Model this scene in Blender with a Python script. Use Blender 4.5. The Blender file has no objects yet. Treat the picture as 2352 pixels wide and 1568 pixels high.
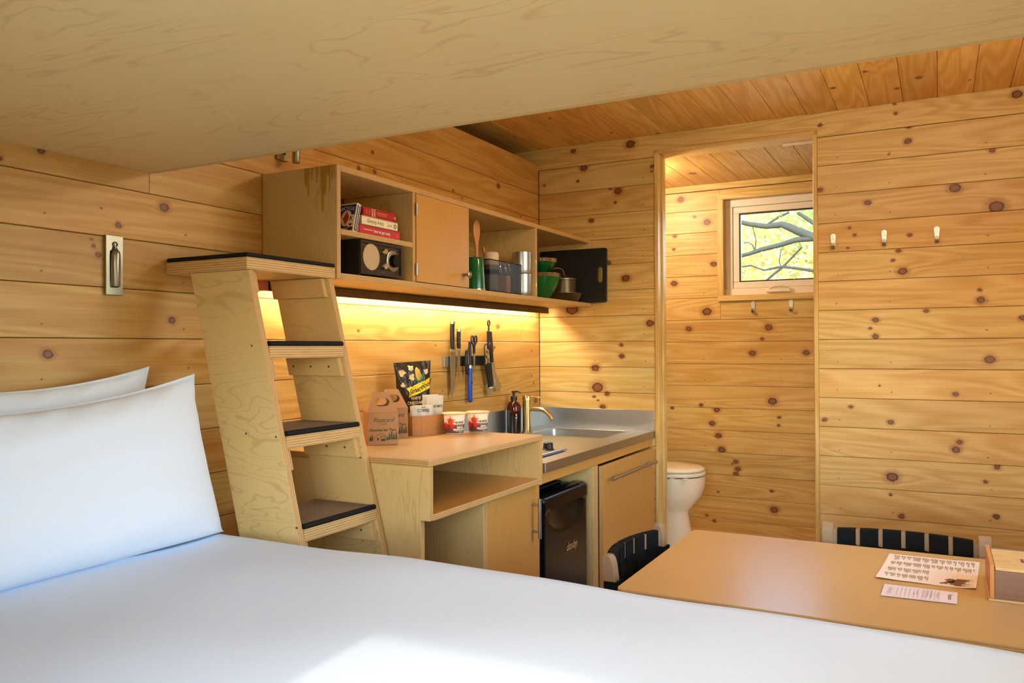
import bpy, bmesh, math, random
from mathutils import Vector, Matrix
random.seed(7)
S = bpy.context.scene
COL = S.collection
PI = math.pi

# ------------------------------------------------------------------ camera
CAM = Vector((-3.724, -1.815, 1.33))
YAW, PITCH, ROLL = 0.487906, 0.00765313, -0.00495462
fw = Vector((math.cos(YAW) * math.cos(PITCH), math.sin(YAW) * math.cos(PITCH), math.sin(PITCH)))
rt = Vector((math.sin(YAW), -math.cos(YAW), 0))
up = rt.cross(fw)
rt2 = math.cos(ROLL) * rt + math.sin(ROLL) * up
up2 = -math.sin(ROLL) * rt + math.cos(ROLL) * up
cd = bpy.data.cameras.new('camera')
cam = bpy.data.objects.new('camera', cd)
COL.objects.link(cam)
m = Matrix((rt2, up2, -fw)).transposed().to_4x4()
m.translation = CAM
cam.matrix_world = m
cd.sensor_fit = 'HORIZONTAL'
cd.sensor_width = 36.0
cd.lens = 1847.2 * 36.0 / 2352.0
cd.clip_start = 0.02
cd.clip_end = 200
S.camera = cam

# ------------------------------------------------------------------ world, sun, exposure
SKY_STRENGTH = 0.95
SUN_STRENGTH = 1.0
EXPOSURE = 1.0
W = bpy.data.worlds.new('world')
S.world = W
W.use_nodes = True
wn = W.node_tree
for n in list(wn.nodes):
    wn.nodes.remove(n)
wo = wn.nodes.new('ShaderNodeOutputWorld')
wb = wn.nodes.new('ShaderNodeBackground')
ws = wn.nodes.new('ShaderNodeTexSky')
ws.sky_type = 'NISHITA'
ws.sun_disc = False
ws.sun_elevation = math.radians(36)
ws.sun_rotation = math.radians(-90)
ws.dust_density = 1.2
ws.ozone_density = 1.6
wn.links.new(ws.outputs[0], wb.inputs[0])
wb.inputs[1].default_value = SKY_STRENGTH
wn.links.new(wb.outputs[0], wo.inputs[0])
sl = bpy.data.lights.new('sun', 'SUN')
sl.energy = SUN_STRENGTH
sl.angle = math.radians(1.2)
sl.color = (1.0, 0.93, 0.84)
sun = bpy.data.objects.new('sun', sl)
COL.objects.link(sun)
sun.rotation_euler = Vector((1.0, 0.02, -0.615)).to_track_quat('-Z', 'Y').to_euler()
sun.location = (-8, -1.5, 6)
VS = S.view_settings
VS.view_transform = 'Standard'
VS.look = 'None'
VS.gamma = 1.0
VS.use_curve_mapping = False
VS.exposure = EXPOSURE
S.cycles.use_denoising = True
S.cycles.max_bounces = 8
S.cycles.diffuse_bounces = 4
S.cycles.glossy_bounces = 4
S.cycles.transmission_bounces = 6
S.cycles.transparent_max_bounces = 10
S.cycles.use_adaptive_sampling = True
S.cycles.adaptive_threshold = 0.03
S.cycles.caustics_reflective = False
S.cycles.caustics_refractive = False
S.cycles.sample_clamp_indirect = 6.0


def portal(name, loc, size, rot):
    l = bpy.data.lights.new(name, 'AREA')
    l.shape = 'RECTANGLE'
    l.size, l.size_y = size
    l.cycles.is_portal = True
    o = bpy.data.objects.new(name, l)
    COL.objects.link(o)
    o.location = loc
    o.rotation_euler = rot
    return o


# window openings of the room (back wall behind the bed, right wall beside the table, bathroom)
BW = dict(y0=-2.30, y1=-1.03, z0=0.92, z1=1.74, x=-3.98)
RW = dict(x0=-2.15, x1=-0.65, z0=0.95, z1=2.02, y=-2.42)
portal('portal_back_window', (-4.03, (BW['y0'] + BW['y1']) / 2, (BW['z0'] + BW['z1']) / 2),
       (BW['z1'] - BW['z0'], BW['y1'] - BW['y0']), (0, -PI / 2, 0))
portal('portal_right_window', ((RW['x0'] + RW['x1']) / 2, -2.47, (RW['z0'] + RW['z1']) / 2),
       (RW['x1'] - RW['x0'], RW['z1'] - RW['z0']), (PI / 2, 0, 0))
portal('portal_bath_window', (0.99, -1.033, 1.90), (0.5, 0.42), (0, PI / 2, 0))


# ------------------------------------------------------------------ node helpers
def N(nt, t, ins=None, **props):
    n = nt.nodes.new(t)
    for k, v in props.items():
        setattr(n, k, v)
    for k, v in (ins or {}).items():
        s = n.inputs[k]
        if isinstance(v, bpy.types.NodeSocket):
            nt.links.new(v, s)
        else:
            s.default_value = v
    return n


def MA(nt, op, a, b=None, c=None, clamp=False):
    n = nt.nodes.new('ShaderNodeMath')
    n.operation = op
    n.use_clamp = clamp
    for i, v in enumerate((a, b, c)):
        if v is None:
            continue
        if isinstance(v, bpy.types.NodeSocket):
            nt.links.new(v, n.inputs[i])
        else:
            n.inputs[i].default_value = v
    return n.outputs[0]


def VM(nt, op, a, b=None):
    n = nt.nodes.new('ShaderNodeVectorMath')
    n.operation = op
    for i, v in enumerate((a, b)):
        if v is None:
            continue
        if isinstance(v, bpy.types.NodeSocket):
            nt.links.new(v, n.inputs[i])
        else:
            n.inputs[i].default_value = v
    return n.outputs['Value'] if op in ('LENGTH', 'DISTANCE', 'DOT_PRODUCT') else n.outputs[0]


def MIX(nt, f, a, b, blend='MIX'):
    n = nt.nodes.new('ShaderNodeMix')
    n.data_type = 'RGBA'
    n.blend_type = blend
    n.clamp_factor = True
    for i, v in ((0, f), (6, a), (7, b)):
        if isinstance(v, bpy.types.NodeSocket):
            nt.links.new(v, n.inputs[i])
        elif i == 0:
            n.inputs[0].default_value = v
        else:
            n.inputs[i].default_value = (*v, 1) if len(v) == 3 else v
    return n.outputs[2]


def SMOOTH(nt, v, a, b):
    n = nt.nodes.new('ShaderNodeMapRange')
    n.interpolation_type = 'SMOOTHSTEP'
    nt.links.new(v, n.inputs[0])
    n.inputs[1].default_value = a
    n.inputs[2].default_value = b
    return n.outputs[0]


def noise(nt, vec, scale, detail=2.0, rough=0.5, dist=0.0):
    n = N(nt, 'ShaderNodeTexNoise', {'Vector': vec, 'Scale': scale, 'Detail': detail, 'Roughness': rough, 'Distortion': dist})
    return n.outputs['Fac']


def newmat(name):
    mt = bpy.data.materials.new(name)
    mt.use_nodes = True
    nt = mt.node_tree
    for n in list(nt.nodes):
        nt.nodes.remove(n)
    o = nt.nodes.new('ShaderNodeOutputMaterial')
    b = nt.nodes.new('ShaderNodeBsdfPrincipled')
    nt.links.new(b.outputs[0], o.inputs[0])
    return mt, nt, b, o


def s2l(c):
    return tuple(((x / 255) / 12.92 if x / 255 <= 0.04045 else ((x / 255 + 0.055) / 1.055) ** 2.4) for x in c)


def bump(nt, b, h, strength=0.1, dist=0.002):
    n = N(nt, 'ShaderNodeBump', {'Strength': strength, 'Distance': dist, 'Height': h})
    nt.links.new(n.outputs[0], b.inputs['Normal'])


def simple(name, col, rough=0.5, metal=0.0, var=0.06, scale=40, bmp=0.0, coat=0.0, emis=None, es=0, trans=0, ior=1.45, aniso=None, spec=0.5):
    mt, nt, b, o = newmat(name)
    c = s2l(col)
    tc = N(nt, 'ShaderNodeTexCoord').outputs['Object']
    vec = tc
    if aniso:
        vec = VM(nt, 'MULTIPLY', tc, aniso)
    f = noise(nt, vec, scale, 3)
    cc = MIX(nt, f, tuple(max(0, x * (1 - var)) for x in c), tuple(min(1, x * (1 + var)) for x in c))
    nt.links.new(cc, b.inputs['Base Color'])
    b.inputs['Roughness'].default_value = rough
    if metal and aniso:
        nt.links.new(MA(nt, 'MULTIPLY_ADD', f, 0.04, rough - 0.02), b.inputs['Roughness'])
    b.inputs['Metallic'].default_value = metal
    b.inputs['IOR'].default_value = ior
    b.inputs['Specular IOR Level'].default_value = spec
    b.inputs['Coat Weight'].default_value = coat
    b.inputs['Transmission Weight'].default_value = trans
    if emis:
        b.inputs['Emission Color'].default_value = (*s2l(emis), 1)
        b.inputs['Emission Strength'].default_value = es
    if bmp:
        bump(nt, b, f, bmp)
    return mt


def pine_mat(name, light, mid, dark, rough=0.42):
    """knotty pine: local x runs along the board, local y across it; knots come from the board's own k0..k5 values"""
    mt, nt, b, o = newmat(name)
    tc = N(nt, 'ShaderNodeTexCoord').outputs['Object']
    R = N(nt, 'ShaderNodeObjectInfo').outputs['Random']
    P = VM(nt, 'MULTIPLY', tc, (1, 1, 0))
    wob = N(nt, 'ShaderNodeTexNoise', {'Vector': tc, 'Scale': 60.0, 'Detail': 1.0}).outputs['Color']
    Pw = VM(nt, 'ADD', P, VM(nt, 'MULTIPLY', VM(nt, 'SUBTRACT', wob, (.5, .5, .5)), (0.010, 0.007, 0)))
    dmin = None
    for i in range(6):
        k = N(nt, 'ShaderNodeAttribute', attribute_type='OBJECT', attribute_name='k%d' % i).outputs['Vector']
        kr = N(nt, 'ShaderNodeSeparateXYZ', {0: k}).outputs[2]
        dv = VM(nt, 'MULTIPLY', VM(nt, 'SUBTRACT', Pw, k), (0.86, 1.08, 0))
        d = MA(nt, 'DIVIDE', VM(nt, 'LENGTH', dv), MA(nt, 'MAXIMUM', kr, 0.0003))
        dmin = d if dmin is None else MA(nt, 'MINIMUM', dmin, d)
    sx = N(nt, 'ShaderNodeSeparateXYZ', {0: P})
    px, py = sx.outputs[0], sx.outputs[1]
    warp = MA(nt, 'DIVIDE', 0.022, MA(nt, 'ADD', 1.0, MA(nt, 'MULTIPLY', dmin, dmin)))
    y2 = MA(nt, 'ADD', py, warp)
    Q = N(nt, 'ShaderNodeCombineXYZ', {0: MA(nt, 'MULTIPLY_ADD', R, 53.0, px), 1: MA(nt, 'MULTIPLY_ADD', R, 17.0, y2), 2: MA(nt, 'MULTIPLY', R, 29.0)}).outputs[0]
    t = noise(nt, VM(nt, 'MULTIPLY', Q, (0.75, 7.5, 1)), 1.0, 2.0, 0.45, 0.35)
    rings = MA(nt, 'PINGPONG', MA(nt, 'MULTIPLY', t, 11.0), 0.5)
    rings = SMOOTH(nt, rings, 0.0, 0.5)
    fine = noise(nt, VM(nt, 'MULTIPLY', Q, (3.0, 190.0, 1)), 1.0, 3.0, 0.6)
    low = noise(nt, VM(nt, 'MULTIPLY', Q, (1.1, 9.0, 1)), 1.0, 3.0, 0.6)
    f1 = MA(nt, 'ADD', MA(nt, 'MULTIPLY', rings, 0.62), MA(nt, 'MULTIPLY', SMOOTH(nt, fine, 0.30, 0.70), 0.38))
    c = MIX(nt, f1, light, mid)
    c = MIX(nt, MA(nt, 'MULTIPLY', SMOOTH(nt, low, 0.50, 0.78), 0.50), c, dark)
    tint = N(nt, 'ShaderNodeAttribute', attribute_type='OBJECT', attribute_name='tint').outputs['Color']
    c = MIX(nt, 1.0, c, tint, 'MULTIPLY')
    halo = MA(nt, 'MULTIPLY', SMOOTH(nt, dmin, 2.3, 0.9), 0.55)
    c = MIX(nt, halo, c, s2l((150, 84, 34)))
    core = SMOOTH(nt, dmin, 1.06, 0.9)
    ring2 = MIX(nt, SMOOTH(nt, dmin, 0.55, 0.92), s2l((134, 84, 48)), s2l((74, 36, 18)))
    c = MIX(nt, core, c, ring2)
    nt.links.new(c, b.inputs['Base Color'])
    b.inputs['Roughness'].default_value = rough
    b.inputs['Specular IOR Level'].default_value = 0.35
    bump(nt, b, f1, 0.06, 0.001)
    return mt


def ply_mat(name, c0, c1, rough=0.45, lines=0.30, coat=0.0, sc=1.0):
    """rotary-cut veneer; UV is in metres, u along the grain"""
    mt, nt, b, o = newmat(name)
    uv = N(nt, 'ShaderNodeTexCoord').outputs['UV']
    R = N(nt, 'ShaderNodeObjectInfo').outputs['Random']
    off = N(nt, 'ShaderNodeCombineXYZ', {0: MA(nt, 'MULTIPLY', R, 31.0), 1: MA(nt, 'MULTIPLY', R, 13.0), 2: MA(nt, 'MULTIPLY', R, 7.0)}).outputs[0]
    Q = VM(nt, 'ADD', uv, off)
    t = noise(nt, VM(nt, 'MULTIPLY', Q, (1.3 * sc, 5.2 * sc, 1)), 1.0, 3.0, 0.45, 0.5)
    pp = MA(nt, 'PINGPONG', MA(nt, 'MULTIPLY', t, 16.0), 0.5)
    ln = SMOOTH(nt, pp, 0.16, 0.0)
    msk = noise(nt, VM(nt, 'MULTIPLY', Q, (1.0, 3.0, 1)), 2.2, 2.0)
    ln = MA(nt, 'MULTIPLY', ln, SMOOTH(nt, msk, 0.38, 0.62))
    fine = noise(nt, VM(nt, 'MULTIPLY', Q, (8.0, 220.0, 1)), 1.0, 2.0, 0.6)
    low = noise(nt, VM(nt, 'MULTIPLY', Q, (1.0, 2.2, 1)), 1.6, 3.0)
    c = MIX(nt, MA(nt, 'ADD', MA(nt, 'MULTIPLY', fine, 0.4), MA(nt, 'MULTIPLY', low, 0.6)), c0, c1)
    c = MIX(nt, MA(nt, 'MULTIPLY', ln, lines), c, tuple(x * q for x, q in zip(c1, (0.66, 0.54, 0.42))))
    nt.links.new(c, b.inputs['Base Color'])
    b.inputs['Roughness'].default_value = rough
    b.inputs['Specular IOR Level'].default_value = 0.4
    b.inputs['Coat Weight'].default_value = coat
    b.inputs['Coat Roughness'].default_value = 0.25
    return mt


def ply_edge_mat(name, layers, c0, c1, c2):
    mt, nt, b, o = newmat(name)
    uv = N(nt, 'ShaderNodeTexCoord').outputs['UV']
    sx = N(nt, 'ShaderNodeSeparateXYZ', {0: uv})
    u, v = sx.outputs[0], sx.outputs[1]
    wv = MA(nt, 'ADD', v, MA(nt, 'MULTIPLY_ADD', noise(nt, N(nt, 'ShaderNodeCombineXYZ', {0: u, 1: v}).outputs[0], 6.0, 2.0), 0.06, -0.03))
    k = MA(nt, 'MULTIPLY', wv, float(layers))
    lay = MA(nt, 'PINGPONG', k, 1.0)
    streak = noise(nt, N(nt, 'ShaderNodeCombineXYZ', {0: MA(nt, 'MULTIPLY', u, 14.0), 1: MA(nt, 'MULTIPLY', v, 26.0), 2: MA(nt, 'FLOOR', k)}).outputs[0], 1.0, 3.0, 0.65)
    c = MIX(nt, SMOOTH(nt, lay, 0.35, 0.65), c0, c1)
    c = MIX(nt, SMOOTH(nt, streak, 0.58, 0.70), c, c2)
    glue = SMOOTH(nt, MA(nt, 'PINGPONG', MA(nt, 'ADD', k, 0.5), 0.5), 0.10, 0.0)
    c = MIX(nt, MA(nt, 'MULTIPLY', glue, 0.60), c, c2)
    nt.links.new(c, b.inputs['Base Color'])
    b.inputs['Roughness'].default_value = 0.6
    return mt


M = {}
M['pine'] = pine_mat('knotty_pine', s2l((224, 194, 127)), s2l((201, 159, 83)), s2l((182, 132, 66)))
M['ply'] = ply_mat('birch_plywood', s2l((226, 196, 134)), s2l((212, 174, 108)), 0.42, 0.40, sc=1.7)
M['bunkply'] = ply_mat('maple_plywood', s2l((236, 208, 152)), s2l((226, 192, 130)), 0.40, 0.36, sc=1.15)
M['amber'] = ply_mat('amber_plywood', s2l((207, 155, 80)), s2l((190, 133, 60)), 0.30, 0.16)
M['tabletop'] = ply_mat('table_plywood', s2l((202, 166, 108)), s2l((190, 150, 92)), 0.30, 0.10, coat=0.25)
M['edge'] = ply_edge_mat('plywood_edge', 7, s2l((212, 172, 108)), s2l((184, 136, 76)), s2l((112, 70, 34)))
M['edge_thick'] = ply_edge_mat('plywood_edge_thick', 10, s2l((218, 180, 118)), s2l((190, 144, 84)), s2l((96, 60, 28)))
M['cloth'] = simple('white_cotton', (217, 232, 250), 0.9, 0, 0.02, 120, 0.03)
M['pillowcloth'] = simple('pillow_cotton', (226, 234, 246), 0.9, 0, 0.02, 90, 0.03)
M['steel'] = simple('brushed_steel', (188, 192, 196), 0.33, 1.0, 0.02, 60, 0.0, aniso=(0.5, 14, 14))
M['steel_dark'] = simple('satin_steel', (178, 175, 168), 0.36, 1.0, 0.08, 60, aniso=(20, 1, 1))
M['chrome'] = simple('polished_steel', (222, 220, 214), 0.12, 1.0, 0.02, 30)
M['nickel'] = simple('satin_nickel', (158, 149, 128), 0.34, 1.0, 0.05, 50)
M['brass'] = simple('champagne_metal', (206, 178, 122), 0.24, 1.0, 0.05, 40)
M['black'] = simple('black_plastic', (22, 21, 20), 0.38, 0, 0.15, 50)
M['black_gloss'] = simple('black_enamel', (10, 10, 11), 0.24, 0, 0.1, 20, spec=0.28)
M['rubber'] = simple('black_rubber', (26, 25, 25), 0.7, 0, 0.2, 80, 0.1, spec=0.2)
M['webbing'] = simple('black_webbing', (26, 24, 22), 0.85, 0, 0.3, 300, 0.25, aniso=(1, 1, 6), spec=0.12)
M['chairwood'] = simple('pale_ash', (158, 126, 90), 0.5, 0, 0.2, 30, 0.05, aniso=(1, 1, 0.12))
M['green'] = simple('green_enamel', (22, 92, 42), 0.14, 0, 0.15, 30, coat=0.4)
M['cream'] = simple('cream_ceramic', (242, 224, 188), 0.12, 0, 0.02, 8, coat=0.3)
M['vinyl'] = simple('cream_vinyl', (240, 226, 200), 0.42, 0, 0.02, 20)
M['kraft'] = simple('kraft_card', (164, 120, 78), 0.75, 0, 0.07, 120)
M['ink'] = simple('dark_ink', (52, 50, 36), 0.8, 0, 0.05, 50)
M['ink_green'] = simple('green_ink', (58, 66, 42), 0.8, 0, 0.05, 50)
M['white'] = simple('white_paint', (240, 236, 226), 0.5, 0, 0.02, 40)
M['paper'] = simple('cream_paper', (240, 222, 196), 0.8, 0, 0.03, 60)
M['paper_pink'] = simple('white_paper', (232, 214, 204), 0.8, 0, 0.02, 60)
M['ink_brown'] = simple('brown_ink', (126, 86, 54), 0.8, 0, 0.05, 50)
M['red'] = simple('red_cover', (176, 26, 34), 0.4, 0, 0.08, 40)
M['red2'] = simple('bright_red_cover', (198, 36, 40), 0.45, 0, 0.05, 40)
M['bookwhite'] = simple('cream_cover', (238, 220, 178), 0.5, 0, 0.03, 40)
M['pages'] = simple('book_pages', (222, 214, 196), 0.9, 0, 0.2, 40, aniso=(1, 1, 60))
M['pages_brown'] = simple('brown_pages', (112, 76, 50), 0.9, 0, 0.2, 40, aniso=(1, 1, 60))
M['cardblue'] = simple('card_box_blue', (34, 48, 110), 0.35, 0, 0.05, 40)
M['cardred'] = simple('card_box_red', (190, 50, 44), 0.4, 0, 0.05, 40)
M['grille'] = simple('beige_speaker_cloth', (196, 168, 128), 0.8, 0, 0.2, 600, 0.1)
M['radioface'] = simple('dark_bronze_face', (58, 46, 34), 0.35, 0.4, 0.06, 40)
M['towel'] = simple('beige_towel', (214, 190, 160), 0.95, 0, 0.15, 260, 0.4)
M['towelgrey'] = simple('woven_grey_towel', (142, 128, 108), 0.95, 0, 0.3, 420, 0.4)
M['wood'] = simple('light_wood', (206, 140, 76), 0.55, 0, 0.12, 40, 0.05, aniso=(1, 1, 0.15))
M['veneer'] = simple('veneer_wood', (176, 118, 62), 0.5, 0, 0.14, 30, 0.03, aniso=(0.3, 0.3, 2))
M['walnut'] = simple('walnut_wood', (140, 102, 78), 0.5, 0, 0.25, 26, 0.05, aniso=(0.25, 0.25, 3))
M['blue'] = simple('blue_plastic', (30, 66, 160), 0.35, 0, 0.05, 40)
M['darkpan'] = simple('anodised_bronze', (92, 78, 50), 0.34, 0.7, 0.1, 60)
M['yellow'] = simple('yellow_print', (246, 206, 20), 0.4, 0, 0.03, 40)
M['foil'] = simple('black_foil', (40, 34, 24), 0.30, 0, 0.2, 20, 0.0)
M['corn'] = simple('corn_print', (206, 160, 66), 0.4, 0, 0.15, 200)
M['leafprint'] = simple('leaf_print', (44, 120, 52), 0.4, 0, 0.15, 60)
M['popcorn'] = simple('popcorn_print', (214, 182, 132), 0.5, 0, 0.2, 120)
M['cupcream'] = simple('cup_cream', (242, 226, 198), 0.45, 0, 0.03, 60)
M['cupbrown'] = simple('cup_brown', (98, 58, 52), 0.45, 0, 0.05, 60)
M['cupred'] = simple('cup_red', (204, 34, 36), 0.45, 0, 0.08, 60)
M['cupleaf'] = simple('cup_leaf_red', (214, 60, 44), 0.45, 0, 0.12, 60)
M['packet'] = simple('white_packet', (196, 186, 166), 0.35, 0, 0.08, 30, 0.1)
M['packet2'] = simple('paper_packet', (206, 194, 170), 0.7, 0, 0.05, 40, 0.05)
M['galv'] = simple('galvanised_hook', (226, 224, 214), 0.34, 0.7, 0.06, 80)
M['screw'] = simple('screw_head', (86, 84, 64), 0.5, 0.8, 0.2, 200)
M['stain'] = simple('dried_varnish_drip', (188, 140, 44), 0.25, 0, 0.12, 60, coat=0.3)
M['copper'] = simple('pink_copper', (216, 140, 120), 0.4, 0.3, 0.05, 40)
M['valance'] = simple('bronze_valance', (92, 66, 36), 0.45, 0.3, 0.1, 20, aniso=(0.2, 1, 1))
M['floor'] = simple('dark_floor_vinyl', (120, 96, 74), 0.5, 0, 0.2, 6, aniso=(0.3, 4, 1))
M['gap'] = simple('dark_gap', (58, 34, 18), 0.9, 0, 0.1, 10)
M['bark'] = simple('tree_bark', (54, 55, 46), 0.9, 0, 0.3, 20, 0.4)
M['ground'] = simple('leaf_litter', (150, 130, 84), 0.95, 0, 0.3, 2)

# mat with ribbed tread
mt, nt, b, o = newmat('ribbed_tread')
tc = N(nt, 'ShaderNodeTexCoord').outputs['Object']
w1 = N(nt, 'ShaderNodeTexWave', {'Vector': VM(nt, 'MULTIPLY', tc, (1, 1.6, 0)), 'Scale': 46.0, 'Distortion': 0.4}, wave_type='BANDS', bands_direction='DIAGONAL').outputs['Fac']
n1 = noise(nt, tc, 500, 1)
cc = MIX(nt, MA(nt, 'MULTIPLY', MA(nt, 'ADD', w1, MA(nt, 'MULTIPLY', n1, 0.5)), 0.8), s2l((60, 52, 46)), s2l((166, 140, 110)))
nt.links.new(cc, b.inputs['Base Color'])
b.inputs['Roughness'].default_value = 0.8
bump(nt, b, w1, 0.5, 0.003)
M['tread'] = mt

# black chopping board with pale flecks
mt, nt, b, o = newmat('speckled_black_board')
tc = N(nt, 'ShaderNodeTexCoord').outputs['Object']
vo = N(nt, 'ShaderNodeTexVoronoi', {'Vector': tc, 'Scale': 130.0}).outputs['Distance']
nn = noise(nt, tc, 60, 2)
cc = MIX(nt, MA(nt, 'MULTIPLY', SMOOTH(nt, vo, 0.16, 0.05), SMOOTH(nt, nn, 0.45, 0.65)), s2l((24, 22, 20)), s2l((150, 140, 120)))
nt.links.new(cc, b.inputs['Base Color'])
b.inputs['Roughness'].default_value = 0.55
M['board'] = mt

# amber glass bottle: dark liquid below, clear amber above
mt, nt, b, o = newmat('amber_glass')
b.inputs['Base Color'].default_value = (*s2l((96, 24, 8)), 1)
b.inputs['Roughness'].default_value = 0.06
b.inputs['Transmission Weight'].default_value = 0.55
b.inputs['IOR'].default_value = 1.45
M['amberglass'] = mt
M['liquid'] = simple('dark_soap', (24, 8, 6), 0.1, 0, 0.1, 10, coat=0.4)


def pane_mat(name, tintc):
    mt, nt, b, o = newmat(name)
    nt.nodes.remove(b)
    tr = N(nt, 'ShaderNodeBsdfTransparent', {0: (*tintc, 1)})
    gl = N(nt, 'ShaderNodeBsdfGlossy', {0: (1, 1, 1, 1), 'Roughness': 0.02})
    fr = N(nt, 'ShaderNodeFresnel', {'IOR': 1.25})
    mx = N(nt, 'ShaderNodeMixShader', {0: fr.outputs[0], 1: tr.outputs[0], 2: gl.outputs[0]})
    nt.links.new(mx.outputs[0], o.inputs[0])
    return mt


M['pane'] = pane_mat('window_glass', (0.95, 0.97, 0.96))
M['clearplastic'] = pane_mat('clear_plastic', (0.93, 0.9, 0.84))

# wire mesh of the cutlery basket
mt, nt, b, o = newmat('black_wire_mesh')
tc = N(nt, 'ShaderNodeTexCoord').outputs['Object']
sx = N(nt, 'ShaderNodeSeparateXYZ', {0: tc})
s_ = MA(nt, 'ADD', sx.outputs[0], sx.outputs[1])
g1 = MA(nt, 'PINGPONG', MA(nt, 'MULTIPLY', MA(nt, 'ADD', s_, sx.outputs[2]), 330.0), 1.0)
g2 = MA(nt, 'PINGPONG', MA(nt, 'MULTIPLY', MA(nt, 'SUBTRACT', s_, sx.outputs[2]), 330.0), 1.0)
wire = MA(nt, 'MAXIMUM', SMOOTH(nt, g1, 0.36, 0.22), SMOOTH(nt, g2, 0.36, 0.22))
tr = N(nt, 'ShaderNodeBsdfTransparent')
b.inputs['Base Color'].default_value = (0.02, 0.02, 0.02, 1)
b.inputs['Roughness'].default_value = 0.4
mx = N(nt, 'ShaderNodeMixShader', {0: wire, 1: tr.outputs[0], 2: b.outputs[0]})
nt.links.new(mx.outputs[0], o.inputs[0])
M['mesh'] = mt

# leaves: thin, letting light through
for nm, ca, cb in (('leaf_gold', (214, 206, 132), (190, 186, 112)), ('leaf_green', (186, 196, 132), (156, 172, 110)), ('leaf_rust', (214, 184, 136), (196, 186, 124))):
    mt, nt, b, o = newmat(nm)
    nt.nodes.remove(b)
    geo = N(nt, 'ShaderNodeTexCoord').outputs['Object']
    f = noise(nt, geo, 3.0, 3)
    cc = MIX(nt, SMOOTH(nt, f, 0.35, 0.65), s2l(ca), s2l(cb))
    d = N(nt, 'ShaderNodeBsdfDiffuse', {0: cc})
    t = N(nt, 'ShaderNodeBsdfTranslucent', {0: cc})
    mx = N(nt, 'ShaderNodeMixShader', {0: 0.55, 1: d.outputs[0], 2: t.outputs[0]})
    nt.links.new(mx.outputs[0], o.inputs[0])
    M[nm] = mt
# LED strip light
mt, nt, b, o = newmat('led_strip_glow')
nt.nodes.remove(b)
e = N(nt, 'ShaderNodeEmission', {0: (1.0, 0.82, 0.57, 1), 1: 66.0})
nt.links.new(e.outputs[0], o.inputs[0])
M['led'] = mt
mt, nt, b, o = newmat('bath_lamp_glow')
nt.nodes.remove(b)
e = N(nt, 'ShaderNodeEmission', {0: (1.0, 0.85, 0.64, 1), 1: 100.0})
nt.links.new(e.outputs[0], o.inputs[0])
M['bathglow'] = mt
mt, nt, b, o = newmat('fill_globe_glow')  # glow of the two globes added out of view as room fill
nt.nodes.remove(b)
e = N(nt, 'ShaderNodeEmission', {0: (1.0, 0.85, 0.64, 1), 1: 44.0})
nt.links.new(e.outputs[0], o.inputs[0])
M['fillglow'] = mt


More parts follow.
